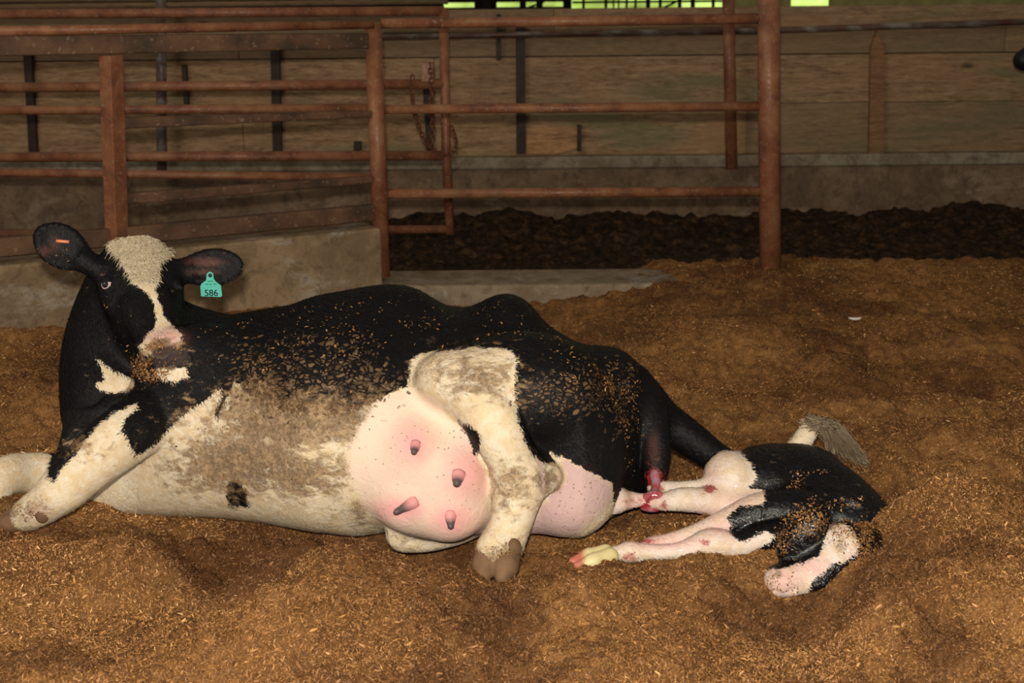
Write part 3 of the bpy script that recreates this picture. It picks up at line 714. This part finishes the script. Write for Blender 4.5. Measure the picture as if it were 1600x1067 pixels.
attr(me, 'pink', np.clip(blobs(px, py, [(262, 528, 34, 16, 1), (60, 800, 16, 14, .6), (1020, 700, 14, 40, .55), (915, 752, 36, 40, .4), (85, 380, 14, 22, .5), (320, 408, 34, 8, .9), (318, 424, 30, 6, .7), (70, 390, 16, 12, .6)]), 0, 1))
attr(me, 'blood', np.clip(blobs(px, py, [(1022, 752, 13, 26, 1.3)]), 0, 1))
attr(me, 'snout', np.clip(blobs(px, py, [(264, 558, 32, 20, 1.4)]), 0, 1))
def mat_hide(name='holstein_hide', wet=0.0, fleck=True, black=(.0050, .0046, .0050), coat=0, whitec=(.80, .70, .55)):
    t = NT(name, .55-.3*wet, .16+.30*wet)
    fur = t.noise(70, 5, t.coord((1, 1, 1)), 1.2, .65); fur2 = t.noise(19, 5, None, 1.5); big = t.noise(5, 4)
    w = t.math('ADD', t.attr('white'), t.math('ADD', t.math('MULTIPLY', t.math('SUBTRACT', fur, .5), .55), t.math('MULTIPLY', t.math('SUBTRACT', fur2, .5), .5)))
    w = t.step(w, -.04, .05)
    cw = t.mix(t.step(fur2, .35, .65), whitec, tuple(c*f for c, f in zip(whitec, (.92, .84, .70))))
    pk = t.attr('pink')
    cw = t.mix(t.math('MULTIPLY', pk, .8), cw, (.76, .45, .42))
    cb = t.mix(t.step(pk, .15, .8, 0, .5*(1-wet)), t.mix(big, black, tuple(1.9*c for c in black)), (.19, .075, .06))
    c = t.mix(w, cb, cw)
    # dried dirt in the coat
    streak = t.noise(30, 7, t.coord((.75, 1.2, 1.3), (0, .9, 0)), .35, .75)
    dm = t.math('MULTIPLY', t.attr('dirt'), 1.0); dm = t.step(t.math('ADD', dm, t.math('MULTIPLY', t.math('SUBTRACT', streak, .5), 2.6)), .28, .75)
    c = t.mix(t.math('MULTIPLY', dm, .88), c, t.ramp(t.math('ADD', t.math('MULTIPLY', fur, .5), t.math('MULTIPLY', streak, .5)), [(.38, (.06, .032, .015)), (.48, (.18, .105, .052)), (.58, (.42, .28, .155))]))
    # bare udder skin
    if not wet:
        un = t.noise(6, 4); uc = t.mix(un, (.80, .67, .52), (.82, .62, .50)); uc = t.mix(t.attr('rear'), uc, (.66, .46, .44)); uc = t.mix(t.attr('udderpink'), uc, (.84, .32, .35))
        sp = t.math('MULTIPLY', t.step(t.voro(75), .12, .20, 1, 0), t.step(t.math('ADD', t.noise(7, 3), t.math('MULTIPLY', t.attr('rear'), .14)), .50, .60)); uc = t.mix(t.math('MULTIPLY', sp, .8), uc, (.24, .12, .06))
        sk = t.step(t.math('ADD', t.attr('skin'), t.math('MULTIPLY', t.math('SUBTRACT', streak, .5), 2.4)), -.15, .45); c = t.mix(t.math('MULTIPLY', sk, w), c, uc)
    # cracked mud cakes on the black flank
    vw = t.n.new('ShaderNodeVectorMath'); vw.operation = 'ADD'
    nv = t.n.new('ShaderNodeTexNoise'); nv.inputs['Scale'].default_value = 14; t.L(t.coord(), nv.inputs['Vector'])
    sc = t.n.new('ShaderNodeVectorMath'); sc.operation = 'SCALE'; sc.inputs['Scale'].default_value = .05; t.L(nv.outputs['Color'], sc.inputs[0])
    t.L(t.coord(), vw.inputs[0]); t.L(sc.outputs[0], vw.inputs[1])
    mp = t.n.new('ShaderNodeMapping'); mp.inputs['Scale'].default_value = (.8, .8, 1.25); t.L(vw.outputs[0], mp.inputs[0])
    cell = t.voro(72, mp.outputs[0], 'DISTANCE_TO_EDGE'); rc = t.voro(72, mp.outputs[0], 'F1', 'Color')
    sepn = t.n.new('ShaderNodeSeparateColor'); t.L(rc, sepn.inputs[0])
    mk = t.math('MULTIPLY', t.step(cell, .09, .24), t.step(t.math('ADD', t.attr('mud'), t.math('MULTIPLY', t.math('SUBTRACT', sepn.outputs[0], .5), .8)), .42, .62))
    c = t.mix(t.math('MULTIPLY', mk, .9), c, t.mix(sepn.outputs[1], (.085, .050, .026), (.22, .135, .072)))
    bl = t.step(t.math('ADD', t.attr('blood'), t.math('MULTIPLY', t.math('SUBTRACT', t.noise(40, 6, None, .8, .7), .5), 2.4)), .35, .8)
    c = t.mix(t.math('MULTIPLY', bl, .85), c, (.38, .035, .03))
    sn = t.math('ADD', t.attr('snout'), t.math('MULTIPLY', t.math('SUBTRACT', fur2, .5), .9)); c = t.mix(t.step(sn, .4, .75, 0, .9), c, (.035, .024, .024))
    h = t.math('ADD', t.math('MULTIPLY', fur, .5), t.math('MULTIPLY', mk, .8))
    return t.out(c, t.math('SUBTRACT', t.step(w, 0, 1, .48-.3*wet, .75-.3*wet), t.math('MULTIPLY', bl, .2)), t.bump(h, .55+.15*wet, .006, t.bump(fur2, .3-.1*wet, .012)))
M['hide'] = mat_hide()
COW = empty('cow', (-.3, 3.9, 0)); tag(COW, 'large black and white dairy cow lying on her side, looking at camera', 'cow')
cen = CV[CQ].mean(1); fx, fy = proj(cen)
UP = [[(602, 612), (640, 603), (690, 622), (730, 655), (765, 700), (780, 740), (790, 800), (760, 850), (690, 850), (640, 842), (604, 830), (575, 800), (548, 760), (540, 715), (556, 670), (580, 630)],
      [(835, 700), (862, 708), (900, 725), (950, 745), (962, 765), (945, 800), (905, 835), (830, 850), (805, 842), (850, 780)]]
fore = cen[:, 1] < 3.92
legd = np.full(len(cen), 1e9); lp = spline([list(U(730, 615, 3.58)), list(U(765, 650, 3.54)), list(U(795, 705, 3.53)), list(U(812, 752, 3.53)), list(U(803, 800, 3.49)), list(U(790, 840, 3.46)), list(U(775, 890, 3.40))], 8)
for q in list(lp)+[U(853, 745, 3.55)]: legd = np.minimum(legd, np.linalg.norm(cen-q, axis=1))
vd = np.full(len(CV), 1e9)
for q in list(lp)+[U(853, 745, 3.55)]: vd = np.minimum(vd, np.linalg.norm(CV-q, axis=1))
inU = (region(fx, fy, UP, 1) > 0) & fore & (legd > .083)
vs = region(px, py, UP, 22) * 1.0; vs = np.minimum(vs, np.clip((vd-np.where(px > 835, .058, .080))/.012, -1, 1)); vs = np.where(CV[:, 1] < 3.95, vs, -1)
lowleg = (polysd(px, py, [(596, 815), (620, 806), (700, 820), (700, 850), (590, 850)]) > 0) & (CV[:, 1] < 3.70) & (CV[:, 2] < .07)
attr(me, 'skin', np.where(lowleg, -1, vs)); attr(me, 'rear', sst(800, 850, px))
attr(me, 'udderpink', np.clip(blobs(px, py, [(646, 695, 30, 34, .8), (726, 742, 40, 44, .7), (625, 795, 44, 22, .8), (705, 812, 36, 28, .8), (750, 710, 40, 60, .45), (690, 760, 110, 70, .22)]), 0, 1))
def submesh(mask, name, names):
    f = CQ[mask]; u, inv = np.unique(f, return_inverse=True); m_ = npmesh(name, CV[u], inv.reshape(f.shape))
    for k_ in names:
        a = np.empty(len(CV), dtype=np.float32); me.attributes[k_].data.foreach_get('value', a); attr(m_, k_, a[u])
    return m_, u
NAMES = ['white', 'dirt', 'mud', 'pink', 'blood', 'snout', 'skin', 'rear', 'udderpink']
for nm, mk in (('body', ~inU), ('udder', inU)):
    m_, u = submesh(mk, nm, NAMES); body = link(nm, m_, M['hide'], COW); m_.normals_split_custom_set_from_vertices([tuple(v) for v in -CS.N[u]*(1 if FLIP else -1)])

def fur(surf, me_, names, per, L0, mat, parent, flow, mask=None, seed=3):
    """short coat hairs lying along the skin; they carry the coat colours of the skin below"""
    g = np.random.default_rng(seed); f = surf.face & (mask if mask is not None else True); I = np.repeat(np.argwhere(f)[:, 0], per); n_ = len(I)
    N = surf.N[I]; D = flow(surf.V[I])+g.normal(size=(n_, 3))*.22; D -= N*(D*N).sum(1)[:, None]; D /= np.linalg.norm(D, axis=1)[:, None]+1e-9
    Sd = np.cross(N, D); P = surf.V[I]+g.normal(size=(n_, 3))*.0022; P -= N*((P-surf.V[I])*N).sum(1)[:, None]+N*.0005
    L = (L0*(.6+.8*g.random(n_)))[:, None]; w = .0011*(.7+.6*g.random((n_, 1)))
    Vv = np.stack([P-Sd*w, P+Sd*w, P+D*L*.55+N*L*.20+Sd*w*.7, P+D*L+N*L*.22, P+D*L*.55+N*L*.20-Sd*w*.7], 1).reshape(-1, 3)
    i = np.arange(n_)[:, None]*5
    F = np.concatenate([i+np.array([[0, 1, 2, 4]]), i+np.array([[4, 2, 3, 3]])], 0); F3 = np.concatenate([F[:, :3], F[:n_][:, [0, 2, 3]]], 0)
    F3[n_:2*n_] = i+np.array([[4, 2, 3]])
    m_ = npmesh('coat', Vv, F3)
    for k_ in names:
        a = np.empty(len(me_.vertices), dtype=np.float32); me_.attributes[k_].data.foreach_get('value', a); attr(m_, k_, np.repeat(a[I], 5))
    o = link('coat', m_, mat, parent, smooth=False); o['kind'] = 'stuff'; return o
def flow(P):
    base = np.tile(np.array([.75, -.1, -.65]), (len(P), 1)); qx, qy = proj(P)
    base[(qx < 300) & (qy < 600)] = el; leg = (qx < 215) & (qy > 640); base[leg] = [-.8, -.2, -.6]
    leg2 = (qx > 740) & (qx < 880) & (qy > 690); base[leg2] = [-.1, -.5, -.9]; return base
fur(CS, me, NAMES, 2, .012, M['hide'], COW, flow, (CS.V[:, 2] > .01) & (vs < -.05) & (((px-264)/32)**2+((py-560)/20)**2 > 1))

# udder: the bare skin region of the same surface, cut out as a mesh of its own
TE = [(647, 697, .019, .024, (-.1, -.6)), (714, 745, .024, .028, (-.15, -.6)), (640, 787, .022, .052, (-.9, -.4)), (704, 808, .021, .030, (.0, -.7))]
t = NT('teat_skin', .45, .4); M['teat'] = t.out(t.mix(t.attr('tip'), (.72, .32, .32), (.10, .07, .075)), None, t.bump(t.noise(90, 3), .3, .002))
for tx, ty, w, L, (dx, dz) in TE:
    p, nrm = CS.at(tx, ty); d = nrm*.8+np.array([dx, 0, dz]); d /= np.linalg.norm(d)
    pts = [p-d*.015, p+d*L*.25, p+d*L*.6, p+d*L*.9, p+d*L*1.05]; rr_ = [w*.85, w*.62, w*.46, w*.38, w*.15]
    q = spline([list(a)+[r] for a, r in zip(pts, rr_)], 4)
    m = MB(); m.tube(q[:, :3], list(q[:, 3]), 16); o = m.build('teat', M['teat'], COW, smooth=True)
    attr(o.data, 'tip', [float(np.clip(((np.array(v)-p)@d/L-.05)/.5, 0, 1)) for v in m.V])

# eyes
t = NT('eyelid_skin', .7, .1); M['lid'] = t.out((.008, .007, .007))
t = NT('eye_dark', .05, .6); M['eye'] = t.out((.012, .012, .018)); t = NT('eye_white', .2, .5); M['eyew'] = t.out((.62, .46, .44))
def sphere(name, c, r, mat, parent, sc=(1, 1, 1), ax=None, n=20):
    th = np.linspace(0, math.pi, n); ph = np.linspace(0, 2*math.pi, n, endpoint=False); A = np.eye(3) if ax is None else np.array(ax)
    V_ = [np.array(c)+(np.array([math.sin(a)*math.cos(b)*sc[0], math.sin(a)*math.sin(b)*sc[1], math.cos(a)*sc[2]])*r)@A for a in th for b in ph]
    F_ = [(i*n+j, (i+1)*n+j, (i+1)*n+(j+1) % n, i*n+(j+1) % n) for i in range(n-1) for j in range(n)]
    return MB().add(V_, F_).build(name, mat, parent, smooth=True)
for s, (ex, ey) in ((-1, (164, 441)), (1, (281, 445))):
    p, nrm = CS.at(ex, ey); nrm = nrm+.8*(CAM-p)/np.linalg.norm(CAM-p); nrm /= np.linalg.norm(nrm); c = p-nrm*(.007 if s < 0 else .013)
    o = sphere('eye', c, .0180, M['eyew'] if s < 0 else M['eye'], COW)
    tgt = (CAM-c)/np.linalg.norm(CAM-c)+np.array([-.50, 0, .12]); tgt /= np.linalg.norm(tgt); q = c+tgt*.0050
    sphere('eyelid', c-tgt*.0032+np.array([-.002, 0, .0095]), .0176, M['lid'], COW)
    u_ = np.cross(tgt, (0, 0, 1.)); u_ /= np.linalg.norm(u_)
    sphere('iris', q, .0142, M['eye'], o, ax=[u_, np.cross(u_, tgt), tgt])
# hooves
t = NT('hoof_horn', .7, .2); nz = t.noise(30, 4); M['hoof'] = t.out(t.mix(nz, (.10, .055, .03), (.26, .15, .08)), None, t.bump(nz, .4, .004))
def hoof(name, a, b, r, mat, parent, spread=.5, flat=.8):
    """two claws from a (coronet) to b (toe)"""
    a = np.array(a); b = np.array(b); d = (b-a); L = np.linalg.norm(d); d /= L; sd = np.cross(d, (0, 0, 1.)); sd /= np.linalg.norm(sd)
    S = SDF(np.minimum(a, b)-r*2.2, np.maximum(a, b)+r*2.2, max(.004, r*.10))
    for s in (-1, 1):
        S.cap(a+sd*s*r*.42, a+d*L*.55+sd*s*r*spread, r*.72, r*.62, .006); S.cap(a+d*L*.5+sd*s*r*spread, b+sd*s*r*.45, r*.62, r*.34, .012)
    v, q = S.mesh(1); me = npmesh(name, v, q); return link(name, me, mat, parent)
hoof('hoof', U(778, 866, 3.42), U(770, 902, 3.36), .054, M['hoof'], COW)
hoof('hoof', U(38, 806, 3.67), U(2, 818, 3.66), .040, M['hoof'], COW)
for (x_, y_, Y_) in ((803, 856, 3.40), (66, 803, 3.585)):
    sphere('dewclaw', U(x_, y_, Y_), .020, M['hoof'], COW, (1, 1, 1.3))
# ear tag
t = NT('teal_plastic', .4, .4); M['teal'] = t.out((.10, .52, .42)); t = NT('black_print', .5, .3); M['ink'] = t.out((.01, .02, .018)); t = NT('orange_plastic', .4, .4); M['orange'] = t.out((.75, .25, .12))
tp = [(314, 463), (313, 447), (315, 443), (322, 438), (323, 428), (326, 425), (330, 425), (333, 428), (334, 436), (338, 441), (345, 446), (347, 462), (345, 464)]
YT = float(ER[0][1])-.035
def tagmesh():
    k = len(tp); f = [U(x, y, YT) for x, y in tp]; hole = [U(328+3.2*math.cos(a), 429.5+3.2*math.sin(a), YT) for a in np.linspace(0, 2*math.pi, 12, endpoint=False)]
    m = MB(); th = np.array([0, .003, 0]); cen = U(328, 436, YT)
    m.add(f+[p+th for p in f], [tuple(range(k)), tuple(range(2*k-1, k-1, -1))]+[(i, k+i, k+(i+1) % k, (i+1) % k) for i in range(k)]); return m
tagm = tagmesh().build('ear_tag', M['teal'], COW); tagm['label'] = 'teal ear tag numbered 586'
ring = [U(328+4.6*math.cos(a), 429.5+4.6*math.sin(a), YT-.001) for a in np.linspace(0, 2*math.pi, 17)]
sphere('tag_button', U(328.3, 430.2, YT-.001), .006, M['ink'], tagm, (1, .4, 1))
def text(body_, px_, py_, hpx, mat, parent, name, Y):
    c = bpy.data.curves.new(name, 'FONT'); c.body = body_; c.align_x = 'CENTER'; c.align_y = 'CENTER'; c.size = 1; c.offset = .012
    o = bpy.data.objects.new(name, c); COL.objects.link(o); dg = bpy.context.evaluated_depsgraph_get(); me = bpy.data.meshes.new_from_object(o.evaluated_get(dg)); bpy.data.objects.remove(o)
    v = np.array([x.co[:] for x in me.vertices]); hh = v[:, 1].max()-v[:, 1].min(); s = hpx*Y*1.02/FPX/hh; c0 = U(px_, py_, Y)
    cx = (v[:, 0].max()+v[:, 0].min())/2; cy = (v[:, 1].max()+v[:, 1].min())/2
    me.vertices.foreach_set('co', np.stack([c0[0]+(v[:, 0]-cx)*s, np.full(len(v), Y), c0[2]+(v[:, 1]-cy)*s], -1).astype(np.float32).ravel()); me.materials.clear()
    return link(name, me, mat, parent, smooth=False)
text('586', 330, 457.5, 10.5, M['ink'], tagm, 'tag_number', YT-.0012)
for i, (x0, x1, yy_) in enumerate(((324, 333, 439.3), (321, 326, 444.2), (327, 331, 444.2), (333, 338, 444))):
    MB().bar(U(x0, yy_, YT-.001), U(x1, yy_-.2, YT-.001), .0004, .0016).build('fine_print', M['ink'], tagm)
p, nrm = CS.at(99, 378); MB().tube([U(88, 376.5, float(p[1])-.014), U(108, 378, float(p[1])-.012)], .005, 8).build('ear_tag_back', M['orange'], COW, smooth=True)
# hair tufts: forelock and tail switch
def hairs(name, strands, mat, parent, r0=.0012, r1=.0003):
    Vv = []; F = []; b = 0
    for S in strands:
        S = np.array(S); k = len(S)
        for i, p in enumerate(S):
            r = r0+(r1-r0)*i/(k-1)
            for a in (0, 2.09, 4.19): Vv.append(p+np.array([math.cos(a)*r, math.sin(a)*r*.6, math.sin(a)*r]))
        for i in range(k-1):
            for j in range(3): F.append((b+i*3+j, b+i*3+(j+1) % 3, b+i*3+3+(j+1) % 3, b+i*3+3+j))
        b += 3*k
    return link(name, npmesh(name, Vv, F), mat, parent)
t = NT('cream_hair', .6, .3); M['hair'] = t.out(t.mix(t.noise(30, 3), (.62, .50, .33), (.80, .70, .52)))
t = NT('dirty_hair', .6, .3); M['switch'] = t.out(t.mix(t.noise(14, 3), (.17, .115, .065), (.42, .33, .22)))
t = NT('black_hair', .5, .3); M['bhair'] = t.out((.012, .012, .013))
st = []; sb = []
m = (region(px, py, [WH[2]], 10) > .25) & CS.face & (py < 440); I = np.argwhere(m)[:, 0]
for i in rng.choice(I, min(len(I)*6, 4200)):
    p = CS.V[i]+rng.normal(size=3)*.002; n_ = CS.N[i]; dn = el*.75+es*(rng.normal()*.38-.12)+rng.normal(size=3)*.3; L = random.uniform(.014, .028)
    st.append([p, p+n_*.006+dn*L*.4, p+n_*.004+dn*L*.8, p+n_*.001+dn*L*1.1])
hairs('forelock', st, M['hair'], COW, .0009)
m = CS.face & (py < 372) & (px > 160) & (px < 260) & (white < .3); I = np.argwhere(m)[:, 0]
if len(I):
    for i in rng.choice(I, 260):
        p = CS.V[i]; n_ = CS.N[i]; dn = -el*.3+es*rng.normal()*.6+eu*.3; L = random.uniform(.015, .03); sb.append([p, p+n_*.006+dn*L*.5, p+n_*.004+dn*L])
    hairs('poll_hair', sb, M['bhair'], COW, .0013)
st = []
t0 = U(1266, 664, 4.05)
for i in range(1500):
    a = rng.random(); b = rng.normal()*.30
    p = t0+np.array([rng.normal()*.012, rng.normal()*.012, rng.normal()*.012])
    ex_, ey_ = 1290+62*a*(1+.1*b)+8*b, 690+26*a+22*b+10*rng.normal()*.4; Yend = 4.02+rng.normal()*.05
    e_ = U(ex_, min(ey_, 738), Yend); g = float(H(np.array(e_[0]), np.array(e_[1])))+.004; e_[2] = max(e_[2], g)
    m1 = U(1276+30*a, 664+16*b+5*a, 4.04+rng.normal()*.02)
    q = spline([p, m1, (m1+e_)/2+np.array([0, 0, .012]), e_+rng.normal(size=3)*.004], 3); st.append(q)
hairs('tail_switch', st, M['switch'], COW, .0016, .0006)
# shavings clinging to the coat
me = CS.scatter([([(290, 520), (440, 480), (620, 455), (700, 485), (790, 465), (900, 540), (1000, 580), (1010, 700), (985, 760), (940, 640), (840, 570), (640, 545), (400, 580), (330, 600), (280, 640), (220, 600), (290, 560)], .09),
                 ([(380, 560), (480, 500), (620, 470), (700, 500), (640, 560), (500, 640), (380, 620)], .10), ([(215, 545), (240, 535), (296, 535), (300, 590), (230, 605), (205, 575), (160, 540)], 1.0), ([(222, 535), (250, 530), (292, 538), (292, 575), (240, 600), (205, 590)], 3.0),
                 ([(940, 560), (1000, 570), (990, 740), (950, 640)], .25), ([(50, 390), (110, 380), (125, 425), (70, 440)], .18), ([(130, 420), (220, 470), (260, 560), (150, 560)], .03),
                 ([(820, 570), (960, 570), (960, 660), (830, 660)], .12), ([(240, 650), (600, 560), (620, 760), (300, 780)], .04), ([(735, 850), (820, 850), (820, 920), (730, 920)], 1.6), ([(0, 780), (80, 780), (80, 840), (0, 840)], .3), ([(1040, 640), (1120, 700), (1110, 720), (1030, 690)], .0)], .0062, 5, (2.2, 2.2))
o = link('clinging_shavings', me, M['cling'], COW, smooth=False); o['kind'] = 'stuff'
del me
# birth membrane and cord
t = NT('wet_membrane', .15, .6); nz = t.noise(40, 4); M['membrane'] = t.out(t.ramp(nz, [(.35, (.30, .02, .03)), (.5, (.45, .12, .14)), (.65, (.35, .25, .35)), (.75, (.6, .5, .4))]), None, t.bump(nz, .5, .004))
S = SDF(U(1020, 780, 3.8)-.16, U(1020, 780, 3.8)+.16, .005)
S.chain([U(1022, 738, 3.80), U(1025, 758, 3.77), U(1020, 775, 3.74), U(1006, 790, 3.73)], [.012, .009, .011, .010], .015)
S.chain([U(1008, 776, 3.73), U(1028, 774, 3.73), U(1034, 786, 3.73), U(1022, 794, 3.73), U(1004, 793, 3.73)], [.009, .012, .012, .009, .007], .008)
v, q = S.mesh(1); link('birth_membrane', npmesh('membrane', v, q), M['membrane'], COW)

# ------------------------------------------------------------------ THE CALF
print('building calf')
K = SDF((.15, 3.2, -.12), (1.25, 4.2, .5), .0055)
K.ell(U(1200, 750, 3.86), (.11, .13, .095), k=.05)
K.chain([U(1185, 755, 3.86), U(1250, 762, 3.84), U(1310, 790, 3.78), U(1345, 825, 3.70)], [.090, .112, .100, .085], .05)
K.ell(U(1140, 738, 3.82), (.072, .08, .062), k=.03); K.ell(U(1145, 782, 3.78), (.085, .08, .052), k=.03)
K.ell(U(1250, 725, 3.90), (.10, .08, .05), k=.05)
K.chain([U(1120, 755, 3.80), U(1100, 760, 3.79), U(1060, 761, 3.80), U(1020, 762, 3.82)], [.032, .019, .014, .017], .025)          # upper hind cannon
K.chain([U(1130, 785, 3.76), U(1095, 782, 3.74), U(1065, 780, 3.73), U(1035, 784, 3.73)], [.045, .032, .029, .020], .03)       # lower hind hock
K.chain([U(1035, 784, 3.73), U(1005, 781, 3.74), U(975, 781, 3.74), U(958, 781, 3.72), U(936, 788, 3.73)], [.018, .014, .024, .035, .022], .015)
K.ell(U(1200, 800, 3.68), (.085, .06, .045), k=.04); K.ell(U(1270, 800, 3.70), (.10, .07, .07), k=.05)                        # shoulder
K.chain([U(1250, 795, 3.66), U(1190, 798, 3.64), U(1145, 812, 3.62), U(1100, 830, 3.60), U(1050, 844, 3.60), U(1010, 852, 3.60)], [.055, .048, .036, .026, .018, .018], .03)
K.chain([U(1250, 832, 3.60), U(1195, 838, 3.57), U(1150, 850, 3.55), U(1110, 848, 3.55), U(1060, 860, 3.54), U(1005, 862, 3.54), U(982, 862, 3.54)], [.045, .036, .029, .034, .019, .019, .026], .03)
K.chain([U(982, 862, 3.54), U(960, 864, 3.53), U(945, 866, 3.52)], [.024, .014, .017], .01)
K.chain([U(1345, 825, 3.70), U(1368, 850, 3.62), U(1350, 868, 3.54)], [.085, .070, .062], .05)                               # neck
K.chain([U(1340, 860, 3.52), U(1312, 866, 3.48), U(1280, 884, 3.45), U(1248, 900, 3.44), U(1222, 908, 3.43)], [.064, .068, .052, .040, .040], .04)
K.ell(U(1224, 905, 3.42), (.050, .038, .038), k=.02); K.cap(U(1205, 922, 3.40), U(1245, 918, 3.385), .004, .004, .008, cut=True); K.ell(U(1272, 905, 3.44), (.06, .05, .03), k=.03); K.ell(U(1320, 845, 3.47), (.045, .05, .05), k=.03)
K.ell(U(1252, 840, 3.47), (.085, .030, .046), [(.6, 0, .8), (0, 1, 0), (.8, 0, -.6)], .02)                                     # near ear laid over the cheek
K.ell(U(1306, 898, 3.44), (.078, .034, .036), [(.93, 0, .36), (0, 1, 0), (-.36, 0, .93)], .015); K.ell(U(1355, 878, 3.50), (.035, .02, .02), k=.02)
K.ell(U(1207, 903, 3.385), (.012, .012, .009), k=.006, cut=True); K.ell(U(1236, 899, 3.385), (.012, .012, .009), k=.006, cut=True)
# rib and flank folds
K.chain([U(1235, 765, 3.73), U(1290, 768, 3.71), U(1345, 790, 3.66)], [.012, .016, .014], .03)
kv, kq = K.mesh(2); print('calf verts', len(kv)); KS = Surf(kv, kq); me = npmesh('calf_body', kv, kq); px, py = KS.px, KS.py
KW = [[(1090, 745), (1100, 728), (1125, 704), (1155, 704), (1170, 722), (1181, 742), (1176, 756), (1164, 762), (1192, 766), (1194, 786), (1155, 790), (1128, 812), (1095, 818), (1000, 812), (880, 830), (880, 730)],
      [(860, 840), (1000, 838), (1128, 806), (1141, 816), (1139, 834), (1158, 846), (1195, 828), (1208, 836), (1206, 846), (1160, 872), (960, 885), (860, 910)],
      [(1297, 820), (1322, 820), (1342, 848), (1338, 866), (1322, 876), (1300, 881), (1284, 896), (1268, 908), (1262, 926), (1200, 940), (1190, 892), (1240, 884), (1278, 868), (1288, 842)]]
attr(me, 'white', region(px, py, KW, 18)); z0 = np.zeros(len(px))
attr(me, 'dirt', blobs(px, py, [(1315, 850, 22, 26, .45), (1215, 895, 22, 9, .5)])); attr(me, 'mud', z0)
attr(me, 'pink', np.clip(blobs(px, py, [(1225, 905, 34, 24, 1.0), (1270, 885, 30, 18, 1.0), (1130, 825, 40, 18, .8), (1040, 846, 60, 14, .9), (1145, 785, 50, 22, .45), (1110, 800, 40, 20, .5), (1000, 782, 40, 16, .7), (960, 785, 20, 20, .4), (1160, 840, 24, 12, .5), (1110, 745, 16, 20, .35), (1328, 870, 14, 18, .5)]), 0, 1))
attr(me, 'blood', np.clip(blobs(px, py, [(1106, 763, 12, 7, 1.1), (1028, 762, 10, 8, 1.0), (1036, 788, 8, 8, .9), (982, 866, 14, 10, .9), (1100, 846, 14, 8, .6), (990, 782, 26, 5, .8), (945, 795, 12, 4, .8), (950, 866, 14, 8, .7), (1010, 846, 30, 5, .8)]), 0, 1))
attr(me, 'snout', z0)
M['wethide'] = mat_hide('wet_calf_hide', 1.0, black=(.003, .003, .0035), whitec=(.80, .70, .62)); M['wethide'].node_tree.nodes['Principled BSDF'].inputs['Coat Weight'].default_value = .12
CALF = empty('calf', (.75, 3.7, 0)); tag(CALF, 'newborn wet black and white calf curled on the shavings behind cow', 'calf')
link('body', me, M['wethide'], CALF)
fur(KS, me, ['white', 'dirt', 'mud', 'pink', 'blood', 'snout'], 2, .0085, M['wethide'], CALF, lambda P: np.tile(np.array([.8, -.2, -.5]), (len(P), 1)), None, 4)
t = NT('calf_hoof', .45, .4); nz = t.noise(26, 3); M['calfhoof'] = t.out(t.mix(t.attr('tip'), t.mix(nz, (.62, .50, .16), (.80, .70, .45)), (.50, .15, .10)))
o = hoof('hoof', U(950, 866, 3.51), U(898, 880, 3.47), .032, M['calfhoof'], CALF, .55)
v = np.array([q.co[:] for q in o.data.vertices]); hx, hy = proj(v); attr(o.data, 'tip', sst(918, 906, hx))
me = KS.scatter([([(1215, 790), (1260, 770), (1400, 770), (1400, 900), (1340, 860), (1290, 830), (1250, 890), (1200, 895)], .8), ([(1225, 730), (1300, 730), (1300, 770), (1225, 770)], .6), ([(1340, 790), (1410, 790), (1410, 900), (1330, 880)], 3.0),
                 ([(1190, 880), (1250, 880), (1250, 930), (1190, 930)], .4), ([(1290, 820), (1340, 820), (1340, 890), (1290, 890)], .3), ([(880, 840), (1000, 840), (1000, 900), (880, 900)], .2)], .0058, 6)
o = link('clinging_shavings', me, M['cling'], CALF, smooth=False); o['kind'] = 'stuff'

# ------------------------------------------------------------------ second cow at the right edge, in the alley
print('building second cow')
D = SDF((3.0, 8.1, -.2), (6.2, 9.3, 1.6), .02); YD = 8.75
n0 = U(1592, 94, YD); zz = n0[2]; x0 = n0[0]
D.cap((x0+.03, YD, zz), (x0+.40, YD, zz+.18), .068, .11, .03); D.ell((x0+.42, YD, zz+.16), (.14, .11, .13), k=.05)
D.chain([(x0+.5, YD, zz+.15), (x0+.8, YD, zz+.12), (x0+1.15, YD, zz+.02)], [.12, .18, .26], .08)
D.ell((x0+1.75, YD, zz-.03), (.75, .30, .34), k=.1)
for lx in (1.2, 2.2):
    for sy in (-.17, .17): D.chain([(x0+lx, YD+sy, zz-.2), (x0+lx+.02, YD+sy, zz-.6), (x0+lx, YD+sy, -.12)], [.11, .06, .05], .06)
for s in (-1, 1): D.ell((x0+.50, YD+s*.17, zz+.22), (.03, .09, .05), k=.03)
v, q = D.mesh(2); t = NT('black_hide', .5, .3); M['bh'] = t.out((.008, .008, .009), None, t.bump(t.noise(60, 3), .3, .004))
tag(link('cow', npmesh('cow2', v, q), M['bh']), 'black cow in alley, only dark muzzle showing at right edge', 'cow')
# feather
fp = G(1336, 495, .09); fz = float(H(np.array(fp[0]), np.array(fp[1]))); t = NT('white_feather', .7, .2); M['feather'] = t.out((.7, .66, .58))
fv = []; ff = []
for i, u in enumerate(np.linspace(-1, 1, 9)):
    w = .012*math.sqrt(max(0.02, 1-u*u)); fv += [(fp[0]+.028*u, fp[1]-w, fz+.012+.006*u*u), (fp[0]+.028*u, fp[1], fz+.020), (fp[0]+.028*u, fp[1]+w, fz+.016+.006*u*u)]
for i in range(8): ff += [(i*3, i*3+3, i*3+4, i*3+1), (i*3+1, i*3+4, i*3+5, i*3+2)]
o = MB().add(fv, ff).build('feather', M['feather'], smooth=True); md = o.modifiers.new('thick', 'SOLIDIFY'); md.thickness = .002
tag(o, 'small white feather lying on the shavings near the right side', 'feather')
print('done')
